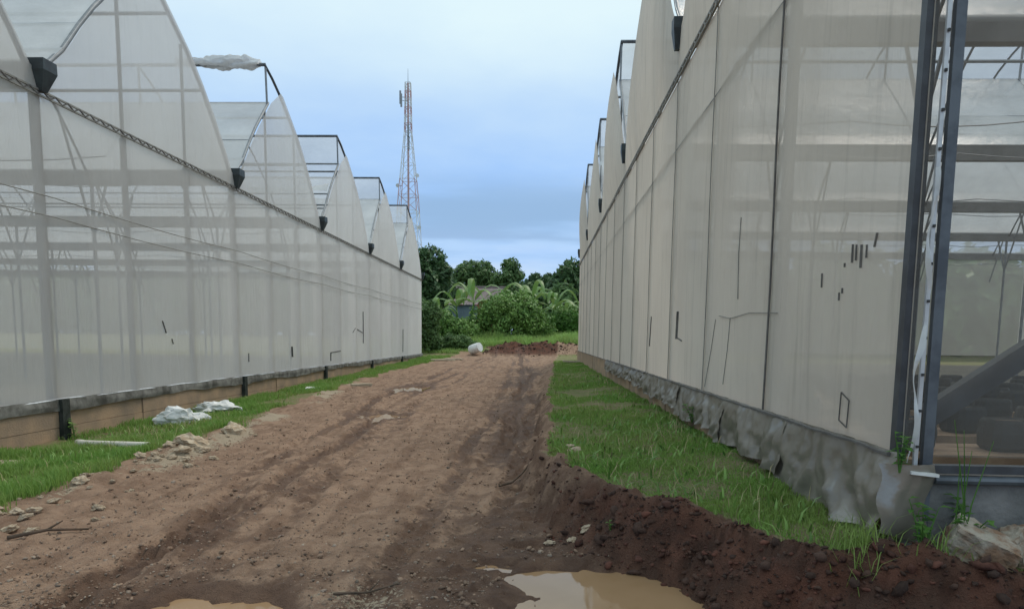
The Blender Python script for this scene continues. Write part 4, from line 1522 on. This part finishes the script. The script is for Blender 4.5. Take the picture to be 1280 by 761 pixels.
G1 = 'trees beyond the end of the lane'
tree(-13.8, 86, 11.9, 3.3, 'dark evergreen tree rising just past the end of the left greenhouse', 'leaf_dark', 1, 1.0, n=6500, group=G1)
tree(-13.2, 90, 9.4, 2.8, 'dark round tree left of the tiled roof', 'leaf_dark', 2, 1.2, n=6500, group=G1)
tree(-12.6, 121, 14.0, 3.1, 'left one of two joined round crowns above the tiled roof', 'leaf_mid', 3, 3.0, group=G1)
tree(-9.3, 123, 14.1, 2.8, 'right one of two joined round crowns above the tiled roof', 'leaf_mid', 4, 3.0, group=G1)
tree(-5.6, 118, 13.9, 2.7, 'lone round crown right of the roof ridge', 'leaf_mid', 5, 3.0, group=G1)
tree(-1.3, 128, 12.6, 2.0, 'small pointed tree in the dip of the treeline', 'leaf_dark', 6, 2.5, n=3600, group=G1)
tree(1.6, 122, 12.0, 2.6, 'low dark tree right of the dip in the treeline', 'leaf_dark', 7, 2.5, group=G1)
tree(3.8, 104, 12.4, 3.3, 'big dark tree partly behind the far end of the right greenhouse', 'leaf_dark', 8, 2.0, n=6500, group=G1)
tree(2.4, 92, 8.2, 2.3, 'lighter green tree in front of the big dark one at right', 'leaf_mid', 9, 1.2, group=G1)
for i, (x, y, top, half) in enumerate([(-18, 95, 10.5, 3.8), (-22, 118, 13, 4), (-16.4, 128, 12.5, 3.5), (-7.4, 130, 11.5, 3.4), (-3.2, 126, 11.0, 3.2), (4.8, 126, 12, 3.6), (8.6, 112, 12, 3.8), (12.5, 120, 13, 4)]):
    tree(x, y, top, half, 'dark tree in the back row, mostly hidden by nearer crowns', 'leaf_dark', 20 + i, 1.5, n=4200, leaf=0.42, group='back row of trees')


def shrub(x, y, lobes, label, mat, seed, n, leaf, name='shrub', shell=0.5, group=None, cat='shrub'):
    zb = gz(x, y)
    t = thing(name, (x, y, zb), label, cat, group)
    L_ = [(x + a, y + b, zb + c) for a, b, c, *_ in lobes]
    R_ = [(r, r * 0.9, q) for *_, r, q in lobes]
    VV, F = leaf_cloud(L_, R_, n, leaf, seed, shell)
    VV[:, 2] = np.maximum(VV[:, 2], zb + 0.02)
    crown_obj(t, VV, F, mat)
    mb = MB()
    for lb in L_:
        mb.tube([(x + (lb[0] - x) * 0.15, y + (lb[1] - y) * 0.15, zb - 0.1), ((x + lb[0]) / 2, (y + lb[1]) / 2, zb + 0.4 * (lb[2] - zb)), lb], [0.07, 0.05, 0.02], 6)
    mb.build('stem', 'bark', t, True)
    return t


shrub(-2.9, 66.5, [(0, 0, 2.0, 2.8, 2.3), (-2.0, 0.2, 1.5, 2.1, 1.7), (2.0, 0, 1.6, 1.8, 1.6), (0.7, 0.3, 3.1, 1.8, 1.5), (-1.0, -0.5, 2.8, 1.8, 1.4), (1.4, -0.8, 2.4, 1.5, 1.5), (3.1, 0.2, 1.0, 1.2, 1.0), (-3.1, 0, 1.0, 1.2, 1.0)],
      'large rounded green bush in the middle beyond the lane', 'leaf_bush', 41, 20000, 0.15, 'round_bush', 0.6, None, 'bush')
shrub(-7.3, 59.5, [(0, 0, 0.55, 1.2, 0.65), (0.9, 0, 0.5, 0.9, 0.55), (-0.9, 0, 0.5, 0.8, 0.55)], 'low dark clipped-looking bush left of the tipped drum', 'leaf_mid', 42, 7000, 0.09, 'low_bush', 0.55, None, 'bush')
shrub(-9.1, 57.5, [(0, 0, 1.6, 0.9, 1.6), (0.4, 0, 3.0, 0.8, 1.1), (-0.6, 0, 2.2, 0.8, 1.4), (0.5, 0.3, 0.8, 0.7, 0.8)], 'tall leafy shrub pressed against the end of the left greenhouse', 'leaf_mid', 43, 7000, 0.13)
shrub(-7.6, 63, [(0, 0, 1.1, 1.4, 1.1), (-1.0, 0, 1.5, 1.1, 1.3), (1.1, 0, 0.9, 1.1, 0.9)], 'green shrub behind the low dark bush', 'leaf_bush', 44, 7000, 0.13)
shrub(1.6, 70, [(0, 0, 1.2, 1.4, 1.2), (1.2, 0, 1.5, 1.3, 1.4), (-1, 0, 0.9, 1.2, 0.9)], 'pale green shrub right of the round bush', 'leaf_fresh', 45, 6500, 0.13)
shrub(3.6, 74, [(0, 0, 1.6, 1.6, 1.6), (1.3, 0, 2.2, 1.5, 1.7), (-1.2, 0, 2.0, 1.3, 1.5)], 'mid green shrub at the far right beside the greenhouse end', 'leaf_bush', 46, 7000, 0.15)
shrub(-11.5, 72, [(0, 0, 2.0, 1.8, 1.8), (1.6, 0, 1.5, 1.5, 1.4), (-1.5, 0, 2.4, 1.6, 1.7)], 'dark green shrub below the dark tree at left', 'leaf_mid', 47, 7000, 0.15)


def hedge(xa, ya, xb, yb, h, label, seed):
    g = random.Random(seed)
    L_, R_ = [], []
    ln = math.hypot(xb - xa, yb - ya)
    for i in range(int(ln / 1.5)):
        t = i * 1.5 / ln
        q = g.uniform(1.8, 3.0)
        x, y = xa + (xb - xa) * t + g.uniform(-0.8, 0.8), ya + (yb - ya) * t + g.uniform(-0.8, 0.8)
        hh_ = h * g.uniform(0.75, 1.1)
        L_.append((x, y, gz(x, y) + hh_ * 0.5))
        R_.append((q, q, hh_ * 0.5))
    VV, F = leaf_cloud(L_, R_, int(ln * 800), 0.55, seed, 0.25)
    VV[:, 2] = np.maximum(VV[:, 2], 0.0)
    o = link_mesh('hedgerow', mesh_np('hedgerow', VV, F), 'leaf_mid')
    tag(o, label, 'hedge', None, 'stuff')


hedge(-15.5, 76, -75, 82, 8.5, 'green tree belt seen dimly through the left greenhouse nets', 91)
hedge(8, 62, 62, 58, 8.0, 'green tree belt seen dimly through the right greenhouse nets', 92)


def banana(x, y, h, leaves, label, seed, tilt=0.0):
    g = random.Random(seed)
    zb = gz(x, y)
    t = thing('banana_plant', (x, y, zb), label, 'banana plant', 'banana plants by the round bush')
    top = Vector((x + tilt, y, zb + h * 0.55))
    MB().tube([(x, y, zb - 0.1), (x + tilt * 0.4, y, zb + h * 0.3), top], [0.16, 0.13, 0.08], 8).build('stem', 'leaf_fresh', t, True)
    for k in range(leaves):
        a = 2 * math.pi * k / leaves + g.uniform(-0.3, 0.3)
        L_ = h * g.uniform(0.55, 0.8)
        rise = g.choice([g.uniform(0.3, 0.8), g.uniform(0.9, 1.7)])
        hd = Vector((math.cos(a), math.sin(a), 0))
        sd_ = Vector((-math.sin(a), math.cos(a), 0))
        wv = g.uniform(0.22, 0.32)

        def lf(u, v):
            out = L_ * (u * 0.75)
            zz = rise * L_ * (u * 1.35 - 1.25 * u * u)
            wd = wv * (math.sin(math.pi * min(1, 0.06 + u * 0.94)) ** 0.55) * (1 if u < 0.98 else 0.2) * (1.0 if u > 0.12 else 0.25)
            side = (v - 0.5) * 2
            return top + hd * out + sd_ * wd * side + Vector((0, 0, zz - 0.10 * abs(side) * wd * 3 + 0.02 * math.sin(u * 40 + side)))
        MB().grid(lf, 12, 4).build('leaf', 'leaf_banana', t, True)


banana(-6.7, 68, 6.2, 9, 'banana plant with drooping leaves left of the round bush', 61, 0.3)
banana(-0.6, 71.5, 6.4, 10, 'tallest banana plant rising from behind the round bush', 62, -0.4)
banana(1.0, 70.5, 5.2, 9, 'banana plant with pale arching leaves at right of the round bush', 63, 0.2)
banana(-2.6, 73, 6.8, 8, 'banana plant half hidden behind the crown of the round bush', 64, 0.0)
banana(-8.3, 72, 5.6, 9, 'banana plant in front of the blue-grey shed', 67, -0.2)
banana(-9.2, 64, 3.8, 7, 'low banana plant beside the end of the left greenhouse', 65, 0.1)
banana(2.5, 78, 4.8, 8, 'banana plant farthest right before the greenhouse end', 66, 0.0)


def weed(x, y, z, h, n_stem, label, seed, leaf=0.05, spread=0.16, mat='leaf_fresh'):
    g = random.Random(seed)
    t = thing('weed_plant', (x, y, z), label, 'weed')
    for s in range(n_stem):
        a = g.uniform(0, 6.28)
        tip = Vector((x + spread * g.uniform(0.3, 1.2) * math.cos(a), y + spread * g.uniform(0.3, 1.2) * math.sin(a), z + h * g.uniform(0.6, 1.05)))
        base = Vector((x, y, z - 0.03))
        mid = (base + tip) / 2 + Vector((0, 0, 0.15 * h))
        st_ = MB().tube([base, mid, tip], [0.006, 0.005, 0.002], 5).build('stem', mat, t)
        for q in range(8):
            u = 0.25 + 0.75 * q / 7
            p = base * (1 - u) ** 2 + mid * 2 * u * (1 - u) + tip * u * u
            b = g.uniform(0, 6.28)
            d = Vector((math.cos(b), math.sin(b), g.uniform(-0.15, 0.4))).normalized()
            sd_ = d.cross(Vector((0, 0, 1))).normalized()
            sz_ = leaf * g.uniform(0.7, 1.4)
            up = Vector((0, 0, 1))
            pts = [p, p + d * sz_ * 0.5 + sd_ * sz_ * 0.42 + up * sz_ * 0.12, p + d * sz_ * 1.3 - up * sz_ * 0.15, p + d * sz_ * 0.5 - sd_ * sz_ * 0.42 + up * sz_ * 0.12, p + d * sz_ * 0.6]
            mb = MB()
            mb.add(pts, [(0, 1, 4), (1, 2, 4), (2, 3, 4), (3, 0, 4)])
            mb.build('leaf', mat, st_)


weed(2.28, 4.22, gz(2.28, 4.22), 0.34, 5, 'leafy green weed at the foot of the greenhouse corner', 71, 0.06, 0.20)
weed(2.18, 4.36, 0.98, 0.20, 4, 'small bushy weed sprouting from the corner ledge beside the torn ribbon', 72, 0.045, 0.07)
weed(2.62, 4.33, gz(2.62, 4.33) + 0.12, 0.26, 5, 'bright leafy weed growing above the tilted concrete lump', 73, 0.055, 0.18)
weed(2.12, 10.0, 0.62, 0.30, 3, 'thin weed climbing over the tarpaulin skirt halfway along', 74, 0.06, 0.15)
weed(0.60, 5.72, gz(0.60, 5.72), 0.06, 2, 'tiny bright green seedling on the clay bank face', 75, 0.03, 0.03)
weed(-8.28, 12.35, gz(-8.28, 12.35), 0.42, 4, 'dark green weed against the nearest plinth stub at left', 76, 0.07, 0.12, 'leaf_bush')
# grass stalks on the corner
mb = MB()
for k in range(5):
    a = random.uniform(-0.15, 0.15)
    mb.tube([(2.50 + 0.02 * k, 4.30, gz(2.5, 4.3)), (2.50 + 0.02 * k + a * 0.3, 4.29, gz(2.5, 4.3) + 0.35), (2.50 + 0.02 * k + a, 4.28, gz(2.5, 4.3) + 0.62 + 0.06 * k)], [0.006, 0.005, 0.002], 4)
tag(mb.build('grass_stalk', 'leaf_fresh', None, False, (2.52, 4.3, gz(2.5, 4.3))), 'tall thin green grass stalks in front of the end net by the corner', 'grass')

# ------------------------------------------------------------------ house, shed, tower
hx, hy = -10.0, 96
hz = gz(hx, hy)
hs = thing('house', (hx, hy, hz), 'orange-walled house with a grey-brown tiled roof beyond the round bush', 'house')
W2, D2, eave, ridge = 4.6, 3.2, 5.2, 6.7
mb = MB()
mb.box((hx, hy, hz + eave / 2 - 0.1), (W2 * 2, D2 * 2, eave + 0.2))
mb.add([(hx - W2, hy - D2, hz + eave), (hx - W2, hy + D2, hz + eave), (hx - W2, hy, hz + ridge)], [(0, 1, 2)])
mb.add([(hx + W2, hy - D2, hz + eave), (hx + W2, hy + D2, hz + eave), (hx + W2, hy, hz + ridge)], [(0, 2, 1)])
mb.build('wall', 'wall_orange', hs)
mb = MB()
ov = 0.6
sl = (ridge - eave) / D2
for s in (-1, 1):
    e_ = hy + s * (D2 + ov)
    z_e = hz + eave - ov * sl
    a = [(hx - W2 - ov, hy, hz + ridge + 0.12), (hx + W2 + ov, hy, hz + ridge + 0.12), (hx + W2 + ov, e_, z_e + 0.12), (hx - W2 - ov, e_, z_e + 0.12)]
    b = [(p[0], p[1], p[2] - 0.14) for p in a]
    mb.add(a + b, [(0, 1, 2, 3), (7, 6, 5, 4), (0, 4, 5, 1), (1, 5, 6, 2), (2, 6, 7, 3), (3, 7, 4, 0)])
rf = mb.build('roof', 'roof_tile', hs)
MB().tube([(hx - W2 - ov, hy, hz + ridge + 0.16), (hx + W2 + ov, hy, hz + ridge + 0.16)], 0.14, 8).build('ridge_cap', 'roof_tile', rf)
for wx in (-2.4, 0.6, 3.0):
    w_ = MB().box((hx + wx, hy - D2 - 0.03, hz + 3.9), (1.1, 0.10, 1.2)).build('window', 'wall_white', hs)
    MB().box((hx + wx, hy - D2 - 0.09, hz + 3.9), (0.9, 0.03, 1.0)).build('pane', 'glass_dark', w_)
MB().box((hx - 0.9, hy - D2 - 0.03, hz + 1.05), (0.95, 0.09, 2.1)).build('door', 'bench_wood', hs)

sx, sy = -8.9, 82
sz0 = gz(sx, sy)
sh = thing('shed', (sx, sy, sz0), 'blue-grey sheet shed with white panels left of the round bush', 'shed')
MB().box((sx, sy, sz0 + 1.85), (3.0, 3.0, 3.7)).build('wall', 'shed_blue', sh)
mb = MB()
for i in range(24):
    x0 = sx - 1.8 + 3.6 * i / 24
    x1 = sx - 1.8 + 3.6 * (i + 1) / 24
    z0, z1 = (0.0, 0.06) if i % 2 else (0.06, 0.0)
    mb.add([(x0, sy - 1.9, sz0 + 3.75 + z0), (x1, sy - 1.9, sz0 + 3.75 + z1), (x1, sy + 1.8, sz0 + 4.5 + z1), (x0, sy + 1.8, sz0 + 4.5 + z0)], [(0, 1, 2, 3)])
mb.build('roof', 'roof_tile', sh)
for px_, pz_ in ((-0.9, 1.7), (0.3, 1.8)):
    MB().box((sx + px_, sy - 1.54, sz0 + pz_), (0.7, 0.08, 0.8)).build('white_panel', 'wall_white', sh)

tx_, ty_ = -35.0, 190
tz = gz(tx_, ty_)
tw = thing('telecom_tower', (tx_, ty_, tz), 'tall red and white lattice telecom tower against the sky', 'tower')


def tw_w(z):
    return float(np.interp(z, [0, 20, 36, 52, 64], [8.4, 6.2, 4.5, 1.7, 1.3])) / 2


levels = list(np.linspace(0, 52, 14)) + list(np.linspace(52, 64, 7))[1:]
for i, (z0, z1) in enumerate(zip(levels[:-1], levels[1:])):
    mb = MB()
    a, b = tw_w(z0), tw_w(z1)
    c0 = [(-a, -a), (a, -a), (a, a), (-a, a)]
    c1 = [(-b, -b), (b, -b), (b, b), (-b, b)]
    for k in range(4):
        k2 = (k + 1) % 4
        P0, P1 = (tx_ + c0[k][0], ty_ + c0[k][1], tz + z0), (tx_ + c1[k][0], ty_ + c1[k][1], tz + z1)
        Q0, Q1 = (tx_ + c0[k2][0], ty_ + c0[k2][1], tz + z0), (tx_ + c1[k2][0], ty_ + c1[k2][1], tz + z1)
        mb.beam(P0, P1, 0.16)
        mb.beam(P0, Q1, 0.07)
        mb.beam(Q0, P1, 0.07)
        mb.beam(P1, Q1, 0.10)
    red = (i >= 13) or (8 <= i <= 9) or (2 <= i <= 3)
    mb.build('tower_section', ('tower_red_hazed' if (i % 2 or i < 13) else 'tower_white_hazed') if red else 'tower_white_hazed', tw)
MB().beam((tx_, ty_, tz), (tx_, ty_, tz + 64), 0.45, 0.3).build('cable_ladder', 'tower_red_hazed', tw)
MB().tube([(tx_, ty_, tz + 63.9), (tx_, ty_, tz + 67.5)], [0.08, 0.03], 6).build('lightning_rod', 'tower_grey', tw)
for dx, dy, z in ((-2.0, 0, 60.5), (-1.6, -0.8, 59.5), (0.2, -1.0, 52.0), (0.3, -1.0, 49.0)):
    MB().box((tx_ + dx, ty_ + dy, tz + z), (0.42, 0.35, 3.2)).build('panel_antenna', 'tower_grey', tw)
    MB().beam((tx_ + dx, ty_ + dy, tz + z), (tx_, ty_, tz + z), 0.12).build('antenna_arm', 'tower_grey', tw)
for dx, z, r in ((-2.7, 38.5, 0.5), (2.4, 41.0, 0.5), (2.9, 28.0, 0.5)):
    dish = MB().tube([(tx_ + dx, ty_ - 0.6, tz + z), (tx_ + dx, ty_ - 0.3, tz + z), (tx_ + dx, ty_ - 0.1, tz + z)], [r, r * 0.9, r * 0.3], 14).build('dish', 'tower_white_hazed', tw)
    MB().beam((tx_ + dx, ty_ - 0.1, tz + z), (tx_ + dx * 0.6, ty_, tz + z), 0.12).build('dish_mount', 'tower_grey', dish)
